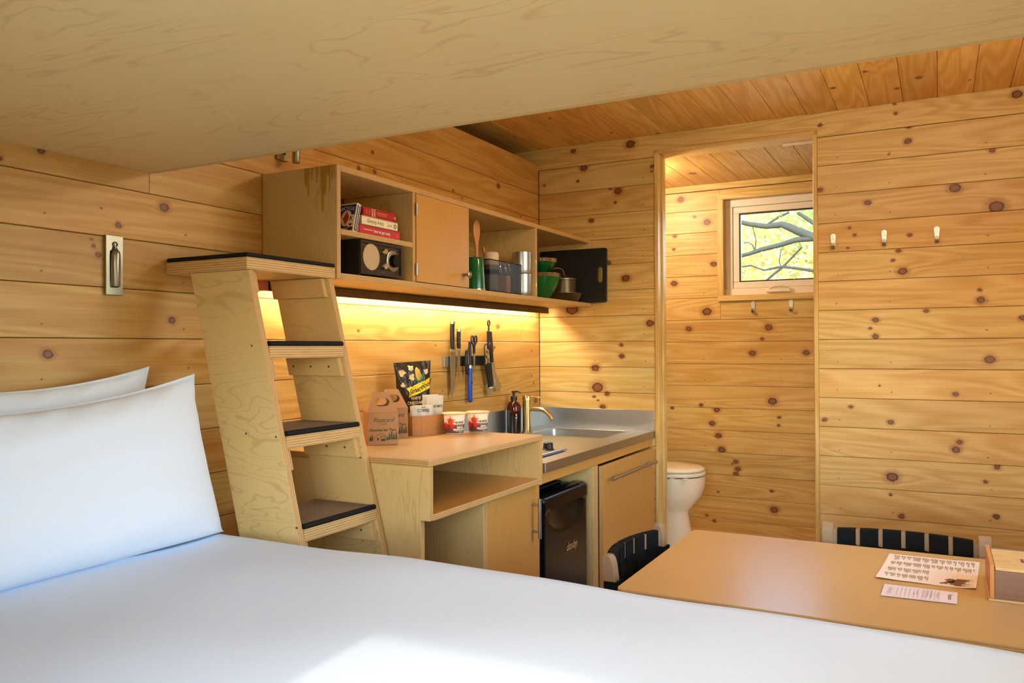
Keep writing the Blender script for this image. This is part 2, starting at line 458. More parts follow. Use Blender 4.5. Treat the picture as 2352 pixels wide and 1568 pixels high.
# ------------------------------------------------------------------ mesh helpers
class MB:
    def __init__(s):
        s.v, s.f, s.mi, s.uv, s.sm = [], [], [], [], []

    def add(s, vs, fs, mi=0, uvs=None, smooth=False, X=None):
        b = len(s.v)
        for v in vs:
            v = Vector(v)
            s.v.append(X @ v if X is not None else v)
        for i, f in enumerate(fs):
            s.f.append([b + k for k in f])
            s.mi.append(mi if isinstance(mi, int) else mi[i])
            s.uv.append(uvs[i] if uvs else None)
            s.sm.append(smooth)
        return s

    def box(s, a, b, mi=0, thin=None, emi=1, grain=None, X=None):
        a, b = Vector((min(a[0], b[0]), min(a[1], b[1]), min(a[2], b[2]))), Vector((max(a[0], b[0]), max(a[1], b[1]), max(a[2], b[2])))
        vs = [(x, y, z) for x in (a.x, b.x) for y in (a.y, b.y) for z in (a.z, b.z)]
        fs = [(0, 1, 3, 2), (4, 6, 7, 5), (0, 4, 5, 1), (2, 3, 7, 6), (0, 2, 6, 4), (1, 5, 7, 3)]
        nax = [0, 0, 1, 1, 2, 2]
        mis, uvs = [], []
        d = b - a
        for f, ax in zip(fs, nax):
            o = [i for i in range(3) if i != ax]
            if thin is not None and ax != thin:
                lo = [i for i in o if i != thin][0]
                mis.append(emi)
                uvs.append([(vs[k][lo], (vs[k][thin] - a[thin]) / max(d[thin], 1e-6)) for k in f])
            else:
                g = grain if grain in o else (o[0] if d[o[0]] >= d[o[1]] else o[1])
                h = [i for i in o if i != g][0]
                mis.append(mi)
                uvs.append([(vs[k][g], vs[k][h]) for k in f])
        return s.add(vs, fs, mis, uvs, X=X)

    def prism(s, poly, ax, lo, hi, mi=0, emi=None, grain=0, X=None, smooth=False):
        """poly: 2D points in the two remaining axes (in xyz order), extruded along ax"""
        o = [i for i in range(3) if i != ax]
        n = len(poly)
        vs = []
        for h in (lo, hi):
            for p in poly:
                c = [0, 0, 0]
                c[o[0]], c[o[1]], c[ax] = p[0], p[1], h
                vs.append(c)
        fs = [tuple(range(n - 1, -1, -1)), tuple(range(n, 2 * n))]
        mis = [mi, mi]
        g, h2 = (0, 1) if grain == 0 else (1, 0)
        uvs = [[(poly[k][g], poly[k][h2]) for k in range(n - 1, -1, -1)], [(poly[k][g], poly[k][h2]) for k in range(n)]]
        L = 0
        for i in range(n):
            j = (i + 1) % n
            d = math.hypot(poly[j][0] - poly[i][0], poly[j][1] - poly[i][1])
            fs.append((i, j, n + j, n + i))
            mis.append(mi if emi is None else emi)
            uvs.append([(L, 0), (L + d, 0), (L + d, 1), (L, 1)])
            L += d
        return s.add(vs, fs, mis, uvs, smooth=smooth, X=X)

    def loft(s, loops, mi=0, cap=(True, True), closed=True, smooth=True, X=None):
        n = len(loops[0])
        vs = [p for l in loops for p in l]
        fs = []
        for i in range(len(loops) - 1):
            for j in range(n if closed else n - 1):
                k = (j + 1) % n
                fs.append((i * n + j, i * n + k, (i + 1) * n + k, (i + 1) * n + j))
        if cap[0]:
            fs.append(tuple(range(n - 1, -1, -1)))
        if cap[1]:
            fs.append(tuple((len(loops) - 1) * n + j for j in range(n)))
        return s.add(vs, fs, mi, None, smooth, X)

    def lathe(s, prof, n=24, mi=0, X=None, smooth=True, cap=(True, True)):
        loops = [[(r * math.cos(2 * PI * j / n), r * math.sin(2 * PI * j / n), z) for j in range(n)] for r, z in prof]
        return s.loft(loops, mi, cap, True, smooth, X)

    def cyl(s, p0, p1, r0, r1=None, n=16, mi=0, smooth=True, cap=(True, True)):
        p0, p1 = Vector(p0), Vector(p1)
        return s.tube([p0, p1], [r0, r0 if r1 is None else r1], n, mi, smooth, cap)

    def tube(s, path, r, n=8, mi=0, smooth=True, cap=(True, True), closed=False, flat=None):
        path = [Vector(p) for p in path]
        m_ = len(path)
        rs = r if isinstance(r, (list, tuple)) else [r] * m_
        loops = []
        nrm = None
        for i in range(m_):
            if closed:
                t = path[(i + 1) % m_] - path[i - 1]
            else:
                t = path[min(i + 1, m_ - 1)] - path[max(i - 1, 0)]
            t.normalize()
            if nrm is None:
                a = Vector((0, 0, 1)) if abs(t.z) < 0.9 else Vector((1, 0, 0))
                nrm = (a - t * a.dot(t)).normalized()
            else:
                nrm = nrm - t * nrm.dot(t)
                nrm.normalize()
            bn = t.cross(nrm)
            fl = flat or (1, 1)
            loops.append([path[i] + rs[i] * (fl[0] * math.cos(2 * PI * j / n) * nrm + fl[1] * math.sin(2 * PI * j / n) * bn) for j in range(n)])
        if closed:
            loops.append(loops[0])
            cap = (False, False)
        return s.loft(loops, mi, cap, True, smooth)

    def holed(s, outer, hole, ax, lo, hi, mi=0, n=40, X=None):
        """plate (2D outline) with one hole, extruded along ax"""
        cx = sum(p[0] for p in hole) / len(hole)
        cy = sum(p[1] for p in hole) / len(hole)

        def hit(poly, a):
            dx, dy = math.cos(a), math.sin(a)
            best = None
            for i in range(len(poly)):
                (x1, y1), (x2, y2) = poly[i], poly[(i + 1) % len(poly)]
                ex, ey = x2 - x1, y2 - y1
                den = dx * ey - dy * ex
                if abs(den) < 1e-12:
                    continue
                t = ((x1 - cx) * ey - (y1 - cy) * ex) / den
                u = ((x1 - cx) * dy - (y1 - cy) * dx) / den
                if t > 0 and -1e-6 <= u <= 1 + 1e-6 and (best is None or t < best):
                    best = t
            return (cx + dx * best, cy + dy * best)
        angs = [2 * PI * i / n for i in range(n)] + [math.atan2(p[1] - cy, p[0] - cx) % (2 * PI) for p in outer]
        angs = sorted(set(round(a, 5) for a in angs))
        O = [hit(outer, a) for a in angs]
        H = [hit(hole, a) for a in angs]
        k = len(angs)
        o = [i for i in range(3) if i != ax]
        vs = []
        for ring, h in ((O, lo), (H, lo), (O, hi), (H, hi)):
            for p in ring:
                c = [0, 0, 0]
                c[o[0]], c[o[1]], c[ax] = p[0], p[1], h
                vs.append(c)
        fs = []
        for i in range(k):
            j = (i + 1) % k
            fs += [(i, j, k + j, k + i), (2 * k + i, 3 * k + i, 3 * k + j, 2 * k + j), (i, 2 * k + i, 2 * k + j, j), (k + i, k + j, 3 * k + j, 3 * k + i)]
        uvs = []
        for f in fs:
            uvs.append([(vs[q][o[0]], vs[q][o[1]]) for q in f])
        return s.add(vs, fs, mi, uvs, X=X)

    def build(s, name, mats, parent=None, world=False, bevel=0, seg=2, angle=40, base=False, recalc=True, sub=0, solid=0):
        me = bpy.data.meshes.new(name)
        off = OFF.get(parent.name, Vector()) if (parent is not None and world) else Vector()
        vs = [v - off for v in s.v]
        loc = Vector()
        if base and parent is None:
            xs, ys, zs = [v.x for v in vs], [v.y for v in vs], [v.z for v in vs]
            loc = Vector(((min(xs) + max(xs)) / 2, (min(ys) + max(ys)) / 2, min(zs)))
            vs = [v - loc for v in vs]
        me.from_pydata([tuple(v) for v in vs], [], s.f)
        for mm in (mats if isinstance(mats, (list, tuple)) else [mats]):
            me.materials.append(M[mm] if isinstance(mm, str) else mm)
        me.polygons.foreach_set('material_index', s.mi)
        me.polygons.foreach_set('use_smooth', s.sm)
        if any(u is not None for u in s.uv):
            ul = me.uv_layers.new(name='UVMap')
            for p, u in zip(me.polygons, s.uv):
                if u is None:
                    continue
                for li, c in zip(p.loop_indices, u):
                    ul.data[li].uv = c
        if recalc:
            bm = bmesh.new()
            bm.from_mesh(me)
            bmesh.ops.recalc_face_normals(bm, faces=bm.faces)
            bm.to_mesh(me)
            bm.free()
        if any(s.sm):
            me.set_sharp_from_angle(angle=math.radians(angle))
        o = bpy.data.objects.new(name, me)
        COL.objects.link(o)
        o.location = loc
        if parent is not None:
            o.parent = parent
            OFF[o.name] = OFF.get(parent.name, Vector())
        else:
            OFF[o.name] = loc
        if solid:
            md = o.modifiers.new('solid', 'SOLIDIFY')
            md.thickness = solid
            md.offset = 0
        if bevel:
            md = o.modifiers.new('bevel', 'BEVEL')
            md.width = bevel
            md.segments = seg
            md.limit_method = 'ANGLE'
            md.angle_limit = math.radians(40)
            md.harden_normals = False
        if sub:
            md = o.modifiers.new('sub', 'SUBSURF')
            md.levels = md.render_levels = sub
        return o


OFF = {}


def tag(o, label=None, cat=None, group=None, kind=None):
    if label:
        o['label'] = label
    if cat:
        o['category'] = cat
    if group:
        o['group'] = group
    if kind:
        o['kind'] = kind
    return o


def thing(name, label, cat, loc=(0, 0, 0), rz=0.0, group=None):
    o = bpy.data.objects.new(name, None)
    o.empty_display_size = 0.05
    COL.objects.link(o)
    o.location = loc
    o.rotation_euler = (0, 0, rz)
    OFF[o.name] = Vector(loc)
    return tag(o, label, cat, group)


def copy_tree(o, parent=None):
    c = o.copy()
    COL.objects.link(c)
    c.parent = parent
    OFF[c.name] = OFF.get(o.name, Vector())
    for ch in [x for x in COL.objects if x.parent == o]:
        copy_tree(ch, c)
    return c


def textmesh(name, s, size, mat, parent, fn, world=False, shear=0.0, extrude=0.0, align='CENTER', sx=1.0, bold=0.0, space=1.0):
    """lettering as geometry; fn maps flat text coordinates (x right, y up) to the place where the print sits"""
    cu = bpy.data.curves.new(name, 'FONT')
    cu.body = s
    cu.size = size
    cu.align_x = align
    cu.align_y = 'CENTER'
    cu.shear = shear
    cu.offset = bold
    cu.space_character = space
    cu.resolution_u = 3
    t = bpy.data.objects.new(name, cu)
    COL.objects.link(t)
    dg = bpy.context.evaluated_depsgraph_get()
    me = bpy.data.meshes.new_from_object(t.evaluated_get(dg))
    bpy.data.objects.remove(t)
    bpy.data.curves.remove(cu)
    off = OFF.get(parent.name, Vector()) if world else Vector()
    for v in me.vertices:
        v.co = Vector(fn(v.co.x * sx, v.co.y)) - off
    me.name = name
    me.materials.clear()
    me.materials.append(M[mat])
    for p in me.polygons:
        p.use_smooth = False
    o = bpy.data.objects.new(name, me)
    COL.objects.link(o)
    o.parent = parent
    OFF[o.name] = OFF.get(parent.name, Vector())
    return o


def plane_fn(origin, r, u):
    origin, r, u = Vector(origin), Vector(r).normalized(), Vector(u).normalized()
    return lambda x, y: origin + r * x + u * y


def rrect(x0, y0, x1, y1, r, n=5):
    pts = []
    for cx, cy, a0 in ((x1 - r, y1 - r, 0), (x0 + r, y1 - r, 90), (x0 + r, y0 + r, 180), (x1 - r, y0 + r, 270)):
        for i in range(n + 1):
            a = math.radians(a0 + 90 * i / n)
            pts.append((cx + r * math.cos(a), cy + r * math.sin(a)))
    return pts


def panel(name, a, b, thin, parent, face='ply', edge='edge', grain=2, bevel=0.0012, world=True):
    return MB().box(a, b, 0, thin, 1, grain).build(name, [face, edge], parent, world=world, bevel=bevel, seg=1)
K_far= [(-1.708,2.181,0.0121),(-1.636,2.133,0.0037),(-1.363,2.011,0.0106),(-1.552,1.938,0.0113),(-1.878,1.969,0.0184),(-2.022,1.88,0.0242),(-1.501,1.804,0.0064),(-1.712,1.789,0.0072),(-1.48,1.836,0.0058),(-1.474,1.751,0.0051),(-1.648,1.688,0.0061),(-1.684,1.64,0.0157),(-1.962,1.551,0.0067),(-1.965,1.511,0.0134),(-1.77,1.473,0.0083),(-1.579,1.439,0.0106),(-1.559,1.405,0.0056),(-1.579,1.37,0.0112),(-2.107,1.437,0.0107),(-1.994,1.273,0.0155),(-1.67,1.727,0.0085),(-2.009,2.107,0.01),(-1.713,2.241,0.0085),(-1.594,1.162,0.0037),(-1.873,1.133,0.009),(-1.479,1.07,0.0076),(-1.374,1.01,0.0086),(-1.634,1.009,0.0104),(-1.886,0.939,0.0097),(-1.873,0.908,0.0135),(-1.638,0.781,0.0201),(-1.975,0.785,0.0073),(-1.631,0.707,0.0056),(-1.672,0.62,0.0096),(-2.012,0.649,0.0101),(-2.016,0.847,0.0101),(-1.365,2.293,0.007),(-1.659,2.342,0.0049),(-1.663,2.302,0.0065),(-1.971,2.285,0.0044),(-1.958,2.294,0.0045),(-2.094,2.317,0.0157),(-0.195,2.318,0.0112),(-0.497,2.317,0.0195),(-0.25,2.228,0.0156),(-0.218,2.165,0.0067),(-0.031,2.161,0.0046),(-0.432,2.095,0.0164),(-0.391,2.109,0.0055),(-0.417,2.039,0.006),(-0.289,1.961,0.0111),(-0.605,2.197,0.0085),(-0.602,2.173,0.0043),(-0.377,1.746,0.011),(-0.469,1.665,0.0173),(-0.183,1.522,0.0286),(-0.443,1.341,0.0081),(-0.445,1.285,0.0114),(-0.307,1.227,0.0166),(-0.318,1.131,0.0252),(-0.346,1.035,0.0119),(-0.319,1.067,0.0046),(-0.368,1.102,0.0109),(-0.3,1.085,0.0064),(-0.59,1.444,0.0167)]
K_bath= [(-0.491,2.189,0.017),(-0.644,2.045,0.0167),(-0.571,2.082,0.0075),(-0.454,1.977,0.0095),(-0.448,1.9,0.0076),(-0.449,1.701,0.0161),(-0.64,1.531,0.0223),(-0.968,1.507,0.0156),(-0.534,1.434,0.015),(-0.983,1.435,0.0173),(-0.947,1.372,0.0087),(-0.894,1.291,0.0159),(-1.179,1.294,0.0149),(-0.681,1.802,0.0148),(-0.603,0.995,0.0098),(-1.0,1.026,0.0201),(-0.693,0.97,0.015),(-0.666,0.891,0.014),(-0.423,0.912,0.0055),(-1.036,0.938,0.008),(-1.032,0.895,0.007),(-0.701,0.823,0.015),(-0.719,0.744,0.0182),(-0.799,0.68,0.0116),(-0.809,0.639,0.0126),(-0.798,0.613,0.0126),(-0.778,0.667,0.0053),(-0.993,0.53,0.0081),(-1.005,0.428,0.0182),(-0.631,0.363,0.0065),(-0.674,0.336,0.0086),(-0.432,0.973,0.0088),(-0.697,0.501,0.0048)]
K_left= [(-2.603,1.786,0.0069),(-2.271,1.707,0.0124),(-2.407,1.642,0.0067),(-2.588,1.321,0.0108),(-2.248,1.408,0.0098),(-2.694,1.749,0.0051),(-2.474,1.582,0.0049),(-2.461,1.562,0.0065),(-2.479,1.599,0.0036),(-2.453,1.676,0.0025),(-2.596,1.645,0.0019),(-2.602,1.512,0.0019),(-2.602,1.39,0.0019),(-2.602,1.263,0.0019),(-2.203,1.641,0.0023),(-2.212,1.511,0.0023),(-2.209,1.385,0.0023),(-2.194,1.28,0.0023),(-1.38,2.043,0.0065),(-1.458,1.969,0.0076),(-1.367,1.973,0.0085),(-0.83,1.997,0.0057),(-0.432,2.087,0.0115),(-0.758,1.977,0.0039),(-0.209,1.977,0.0049),(-1.464,1.393,0.0047),(-0.971,1.341,0.0039),(-0.445,1.428,0.0097),(-0.195,1.417,0.0037),(-0.092,1.312,0.0057),(-0.096,1.187,0.0048),(-0.07,1.15,0.0057),(-0.477,1.331,0.0061),(-0.917,1.153,0.0031),(-0.599,1.155,0.0034),(-0.05,1.06,0.0125)]
K_ceil= [(-0.308,-1.756,0.0113),(-0.478,-1.581,0.0079),(-0.332,-1.454,0.0092),(-0.206,-1.676,0.0093),(-0.155,-1.568,0.0035),(-0.159,-2.072,0.0036),(-0.184,-1.927,0.0057),(-0.493,-0.299,0.0079),(-0.286,-0.012,0.0064),(-0.141,-0.452,0.0063),(-0.019,-0.639,0.0064)]

# ------------------------------------------------------------------ the room
def board(parent, c, bx, by, L, Wd, knots=(), tint=(1, 1, 1), t=0.016, name='pine_board'):
    """one tongue-and-groove board: centre of its face, directions along and across, chamfered front edges"""
    ch = 0.0016
    a, w = L / 2 - 0.0004, Wd / 2 - 0.0007
    o1 = [(-a, -w, -t), (a, -w, -t), (a, w, -t), (-a, w, -t)]
    o2 = [(-a, -w, -ch), (a, -w, -ch), (a, w, -ch), (-a, w, -ch)]
    o3 = [(-a + ch / 2, -w + ch, 0), (a - ch / 2, -w + ch, 0), (a - ch / 2, w - ch, 0), (-a + ch / 2, w - ch, 0)]
    mb = MB().loft([o1, o2, o3], 0, (True, True), True, False)
    o = mb.build(name, ['pine'], parent)
    bx, by = Vector(bx), Vector(by)
    mm = Matrix((bx, by, bx.cross(by))).transposed().to_4x4()
    mm.translation = Vector(c)
    o.matrix_local = mm
    for i, k in enumerate(knots[:6]):
        o['k%d' % i] = [float(k[0]), float(k[1]), float(k[2])]
    o['tint'] = [float(x) for x in tint]
    return o


def rtint(base, spread=0.07, pink=0.05):
    v = 1 + random.uniform(-spread, spread)
    p = random.uniform(-pink, pink)
    return (base[0] * v, base[1] * v * (1 - p), base[2] * v * (1 - 1.3 * p))


def knots_for(lst, umin, umax, vmin, vmax, uc, vc, sgn=1):
    r = []
    for u, v, rad in lst:
        if umin - rad * .5 <= u <= umax + rad * .5 and vmin - rad * .6 <= v <= vmax + rad * .6:
            r.append((sgn * (u - uc), v - vc, rad))
    return sorted(r, key=lambda q: -q[2])


def random_knots(lst, umin, umax, n):
    return lst


ROWS = [round(0.98 + 0.126 * n, 4) for n in range(-7, 11)]   # joints from 0.098 to 2.24
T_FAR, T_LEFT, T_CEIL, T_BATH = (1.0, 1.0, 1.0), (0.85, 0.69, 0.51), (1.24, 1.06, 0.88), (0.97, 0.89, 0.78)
NAILS = {0: (-1.43, -1.64, -1.99, -0.30, -0.56), 0.88: (-0.62, -1.05)}
PINK_ROWS = {1.736: (0.97, 0.87, 0.80)}


def wall_y(parent, x, y0, y1, rows, knots, tint, skip=None):
    """boards of a wall facing -x, running from y0 (high) down to y1"""
    for za, zb in zip(rows[:-1], rows[1:]):
        segs = [(y0, y1)]
        if skip:
            sy0, sy1, sz0, sz1 = skip
            if zb > sz0 + 0.004 and za < sz1 - 0.004:
                segs = [(y0, sy0), (sy1, y1)]
                if za < sz0 - 0.02:
                    board(parent, (x, (sy0 + sy1) / 2, (za + sz0) / 2), (0, -1, 0), (0, 0, 1), sy0 - sy1, sz0 - za, (), rtint(tint))
                if zb > sz1 + 0.02:
                    board(parent, (x, (sy0 + sy1) / 2, (sz1 + zb) / 2), (0, -1, 0), (0, 0, 1), sy0 - sy1, zb - sz1, (), rtint(tint))
        tt = rtint(tint)
        for a, b_ in segs:
            yc, zc = (a + b_) / 2, (za + zb) / 2
            kn = [(-(u), v, r) for u, v, r in knots_for(knots, b_, a, za, zb, yc, zc)]
            t2 = tt
            for pz, pt in PINK_ROWS.items():
                if x == 0 and a < -1 and abs(za - pz) < 0.01:
                    t2 = pt
            for ny in NAILS.get(x, ()):
                if b_ + 0.02 < ny < a - 0.02:
                    kn = kn[:5] + [(-(ny - yc) + random.uniform(-.006, .006), za + 0.030 - zc + random.uniform(-.004, .004), 0.0019)]
            board(parent, (x, yc, zc), (0, -1, 0), (0, 0, 1), a - b_, zb - za, kn, t2)


def struct(name, mb, mats, **k):
    o = mb.build(name, mats, **k)
    o['kind'] = 'structure'
    return o


# floor and ceiling shells
mb = MB().box((-4.1, -2.5, -0.06), (0.1, 0.3, 0.0))
floor = struct('floor', mb, ['floor'])
mb = MB().box((-4.1, -2.55, 2.364), (0.09, 0.3, 2.45))
ceiling = struct('ceiling', mb, ['gap'])
ys = [-1.31 + 0.1262 * k for k in range(11, -1, -1)] + [-1.31 - 0.1270 * k for k in range(1, 9)] + [-2.42]
ys[0] = 0.15
for a, b_ in zip(ys[:-1], ys[1:]):
    yc = (a + b_) / 2
    kn = [(u + 1.2, -(v - yc), r) for u, v, r in K_ceil if b_ <= v <= a]
    board(ceiling, (-1.2, yc, 2.347), (1, 0, 0), (0, -1, 0), 2.4, a - b_, kn, rtint(T_CEIL, 0.10, 0.07))
    board(ceiling, (-3.2, yc, 2.347), (1, 0, 0), (0, -1, 0), 1.6, a - b_, (), rtint(T_CEIL, 0.10, 0.07))

# left wall: furred-out boards, the real wall behind shows only in the gap under the ceiling
mb = MB().box((-4.1, 0.15, 0), (0.1, 0.25, 2.4)).box((-4.0, 0.017, 0), (-0.001, 0.03, 2.265)).box((-4.06, 0.0, 0), (-3.985, 0.25, 2.4))
wall_left = struct('wall_left', mb, ['gap'])
K_left.append((-1.55, 1.835, 0.011))
rows = [0.0] + ROWS[:-1] + [2.271]
for za, zb in zip(rows[:-1], rows[1:]):
    zc = (za + zb) / 2
    joints = [-3.98, -0.004]
    if abs(za - 1.736) < .01:
        joints = [-3.98, -2.317, -0.004]
    elif abs(za - 1.484) < .01:
        joints = [-3.98, -0.66, -0.004]
    elif abs(za - 1.862) < .01:
        joints = [-3.98, -1.20, -0.004]
    elif abs(za - 1.106) < .01:
        joints = [-3.98, -2.9, -0.004]
    for a, b_ in zip(joints[:-1], joints[1:]):
        xc = (a + b_) / 2
        kn = knots_for(K_left, a, b_, za, zb, xc, zc)
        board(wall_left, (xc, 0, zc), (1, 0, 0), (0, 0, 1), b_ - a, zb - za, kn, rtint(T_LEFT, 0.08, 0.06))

# far wall with the opening to the bathroom
mb = MB().box((0.0165, -0.617, 0), (0.10, 0.15, 2.36)).box((0.0165, -2.5, 0), (0.10, -1.350, 2.36)).box((0.0165, -1.350, 2.273), (0.10, -0.617, 2.36))
wall_far = struct('wall_far', mb, ['gap'])
wall_y(wall_far, 0, 0.0, -0.616, [0.0] + ROWS, K_far, T_FAR)
wall_y(wall_far, 0, -1.352, -2.42, [0.0] + ROWS, K_far, T_FAR)
# top trim board, notched over the opening
poly = [(0.15, 2.241), (0.15, 2.347), (-2.42, 2.347), (-2.42, 2.241), (-1.352, 2.241), (-1.352, 2.2735), (-0.6155, 2.2735), (-0.6155, 2.241)]
mb = MB().prism([(-p[0] - 1.135, p[1] - 2.294) for p in poly], 2, -0.016, 0.0)
o = mb.build('trim_board', ['pine'], wall_far, bevel=0.001, seg=1)
mm = Matrix((Vector((0, -1, 0)), Vector((0, 0, 1)), Vector((-1, 0, 0)))).transposed().to_4x4()
mm.translation = (-0.002, -1.135, 2.294)
o.matrix_local = mm
o['tint'] = [1.0, 1.0, 0.98]
for i, k in enumerate(sorted([q for q in K_far if q[1] > 2.25], key=lambda q: -q[2])[:6]):
    o['k%d' % i] = [-k[0] - 1.135, k[1] - 2.294, k[2]]

# door jamb of the bathroom opening
trim = bpy.data.objects.new('trim_1', None)
COL.objects.link(trim)
OFF[trim.name] = Vector()
tag(trim, kind='structure')


def pinebox(name, a, b, parent, along, tint=(1, 1, .98), bevel=0.0015, world=True):
    """small pine stick: grain along the given axis"""
    a, b = Vector(a), Vector(b)
    c = (a + b) / 2
    d = [abs(b[i] - a[i]) for i in range(3)]
    ax = {0: ((1, 0, 0), (0, 0, 1)), 1: ((0, -1, 0), (0, 0, 1)), 2: ((0, 0, 1), (0, -1, 0))}[along]
    bx, by = Vector(ax[0]), Vector(ax[1])
    bz = bx.cross(by)
    dims = [sum(abs(v[i]) * d[i] for i in range(3)) for v in (bx, by, bz)]
    o = MB().box([-q / 2 for q in dims], [q / 2 for q in dims]).build(name, ['pine'], parent, bevel=bevel, seg=1)
    mm = Matrix((bx, by, bz)).transposed().to_4x4()
    mm.translation = c - (OFF.get(parent.name, Vector()) if world else Vector())
    o.matrix_local = mm
    o['tint'] = list(tint)
    return o


pinebox('jamb', (-0.006, -0.634, 0.0), (0.118, -0.616, 2.272), trim, 2, (1.05, 1.04, 1.0))
pinebox('jamb', (-0.006, -1.352, 0.0), (0.118, -1.335, 2.272), trim, 2, (1.0, .97, .92))
pinebox('head_jamb', (-0.006, -1.352, 2.2545), (0.118, -0.616, 2.2725), trim, 1, (1.04, 1.02, .98))
pinebox('door_stop', (0.045, -0.642, 0.2), (0.070, -0.634, 2.254), trim, 2, (1.0, .96, .88))
pinebox('door_stop', (0.045, -1.335, 0.2), (0.070, -1.327, 2.254), trim, 2, (1.0, .96, .88))
MB().box((0.10, -1.334, 2.246), (0.114, -1.19, 2.2544)).build('head_strip', ['white'], trim)  # thin white strip under the head jamb

# bathroom shell
mb = MB().box((0.0, -1.9, -0.06), (1.0, 0.3, 0.2))
bfloor = struct('floor_bathroom', mb, ['white'])
mb = MB().box((0.10, -1.9, 2.279), (1.0, 0.3, 2.45))
bceil = struct('ceiling_bathroom', mb, ['gap'])
yb = [0.30 - 0.127 * k for k in range(17)]
for i, (a, b_) in enumerate(zip(yb[:-1], yb[1:])):
    kn = [(0.05, 0.0, 0.02)] if i in (7,) else []
    board(bceil, (0.50, (a + b_) / 2, 2.262), (1, 0, 0), (0, -1, 0), 0.78, a - b_, kn, rtint((0.96, 0.84, 0.74), 0.06, 0.05))
OPEN = (-0.722, -1.344, 1.605, 2.180)
mb = MB().box((0.897, OPEN[0], 0.2), (0.98, 0.3, 2.36)).box((0.897, -1.9, 0.2), (0.98, OPEN[1], 2.36)).box((0.897, OPEN[1], 0.2), (0.98, OPEN[0], OPEN[2])).box((0.897, OPEN[1], OPEN[3]), (0.98, OPEN[0], 2.36))
wall_bath = struct('wall_bathroom', mb, ['gap'])
wall_y(wall_bath, 0.88, 0.29, -1.75, [0.2, 0.224] + ROWS[2:-1] + [2.2255], K_bath, T_BATH, skip=(OPEN[0] + 0.004, OPEN[1] - 0.004, OPEN[2] - 0.004, OPEN[3] + 0.004))
pinebox('trim_strip', (0.870, -1.75, 2.227), (0.88, 0.29, 2.262), wall_bath, 1, (1.0, .95, .86))
struct('wall_bathroom_left', MB().box((0.10, 0.29, 0.2), (0.9, 0.36, 2.3)), ['white'])
struct('wall_bathroom_right', MB().box((0.10, -1.85, 0.2), (0.9, -1.75, 2.3)), ['white'])

# bathroom window
win = bpy.data.objects.new('window_1', None)
COL.objects.link(win)
OFF[win.name] = Vector()
tag(win, kind='structure')
cy0, cy1, cz0, cz1 = -0.705, -1.361, 1.588, 2.197
pinebox('casing', (0.866, cy1, cz0), (0.935, cy0, cz0 + 0.032), win, 1, (1.05, 1.03, .98))
pinebox('casing', (0.866, cy1, cz1 - 0.032), (0.935, cy0, cz1), win, 1, (1.05, 1.03, .98))
pinebox('casing', (0.866, cy0 - 0.034, cz0 + 0.032), (0.935, cy0, cz1 - 0.032), win, 2, (1.05, 1.03, .98))
pinebox('casing', (0.866, cy1, cz0 + 0.032), (0.935, cy1 + 0.034, cz1 - 0.032), win, 2, (1.05, 1.03, .98))


def frame_ring(y0, y1, z0, z1, w, x0, x1):
    mb = MB()
    mb.box((x0, y1, z0), (x1, y0, z0 + w)).box((x0, y1, z1 - w), (x1, y0, z1)).box((x0, y0 - w, z0 + w), (x1, y0, z1 - w)).box((x0, y1, z0 + w), (x1, y1 + w, z1 - w))
    return mb


frame_ring(-0.739, -1.327, 1.620, 2.165, 0.040, 0.918, 0.97).build('window_frame', ['vinyl'], win, bevel=0.002)
sash = frame_ring(-0.780, -1.286, 1.661, 2.124, 0.036, 0.926, 0.965).build('sash', ['vinyl'], win, bevel=0.004)
frame_ring(-0.8165, -1.2495, 1.6975, 2.0875, 0.006, 0.932, 0.955).build('gasket', ['black'], sash)
MB().box((0.946, -1.25, 1.697), (0.950, -0.816, 2.088)).build('pane', ['pane'], win)
crk = MB().prism([(-0.965, 1.632), (-1.098, 1.632), (-1.098, 1.640), (-1.088, 1.655), (-0.985, 1.655), (-0.968, 1.642)], 0, 0.895, 0.918).build('crank', ['vinyl'], win, bevel=0.003)
MB().tube([(0.90, -0.985, 1.655), (0.89, -1.01, 1.664), (0.89, -1.05, 1.666), (0.895, -1.085, 1.657)], [0.006, 0.007, 0.006, 0.005], 8).build('crank_handle', ['vinyl'], crk)
MB().box((0.908, -0.757, 1.655), (0.918, -0.748, 1.79)).box((0.900, -0.759, 1.665), (0.910, -0.750, 1.70)).build('sash_lock', ['vinyl'], win, bevel=0.003)

# right wall with a window beside the table, back wall with the picture window behind the bed
mb = MB()
x0, x1, z0, z1 = RW['x0'], RW['x1'], RW['z0'], RW['z1']
for a, b_ in (((-4.1, -2.5, 0), (x0, -2.437, 2.36)), ((x1, -2.5, 0), (0.0165, -2.437, 2.36)), ((x0, -2.5, 0), (x1, -2.437, z0)), ((x0, -2.5, z1), (x1, -2.437, 2.36))):
    mb.box(a, b_)
wall_right = struct('wall_right', mb, ['gap'])
for za, zb in zip([0.0] + ROWS, ROWS + [2.347]):
    zc = (za + zb) / 2
    segs = [(-3.98, -0.004)] if (zb <= z0 or za >= z1) else [(-3.98, x0), (x1, -0.004)]
    for a, b_ in segs:
        board(wall_right, ((a + b_) / 2, -2.42, zc), (-1, 0, 0), (0, 0, 1), b_ - a, zb - za, (), rtint(T_FAR))
mb = MB()
y0, y1, z0b, z1b = BW['y0'], BW['y1'], BW['z0'], BW['z1']
for a, b_ in (((-4.06, -2.5, 0), (-3.997, y0, 2.36)), ((-4.06, y1, 0), (-3.997, 0.0, 2.36)), ((-4.06, y0, 0), (-3.997, y1, z0b)), ((-4.06, y0, z1b), (-3.997, y1, 2.36))):
    mb.box(a, b_)
wall_back = struct('wall_back', mb, ['gap'])
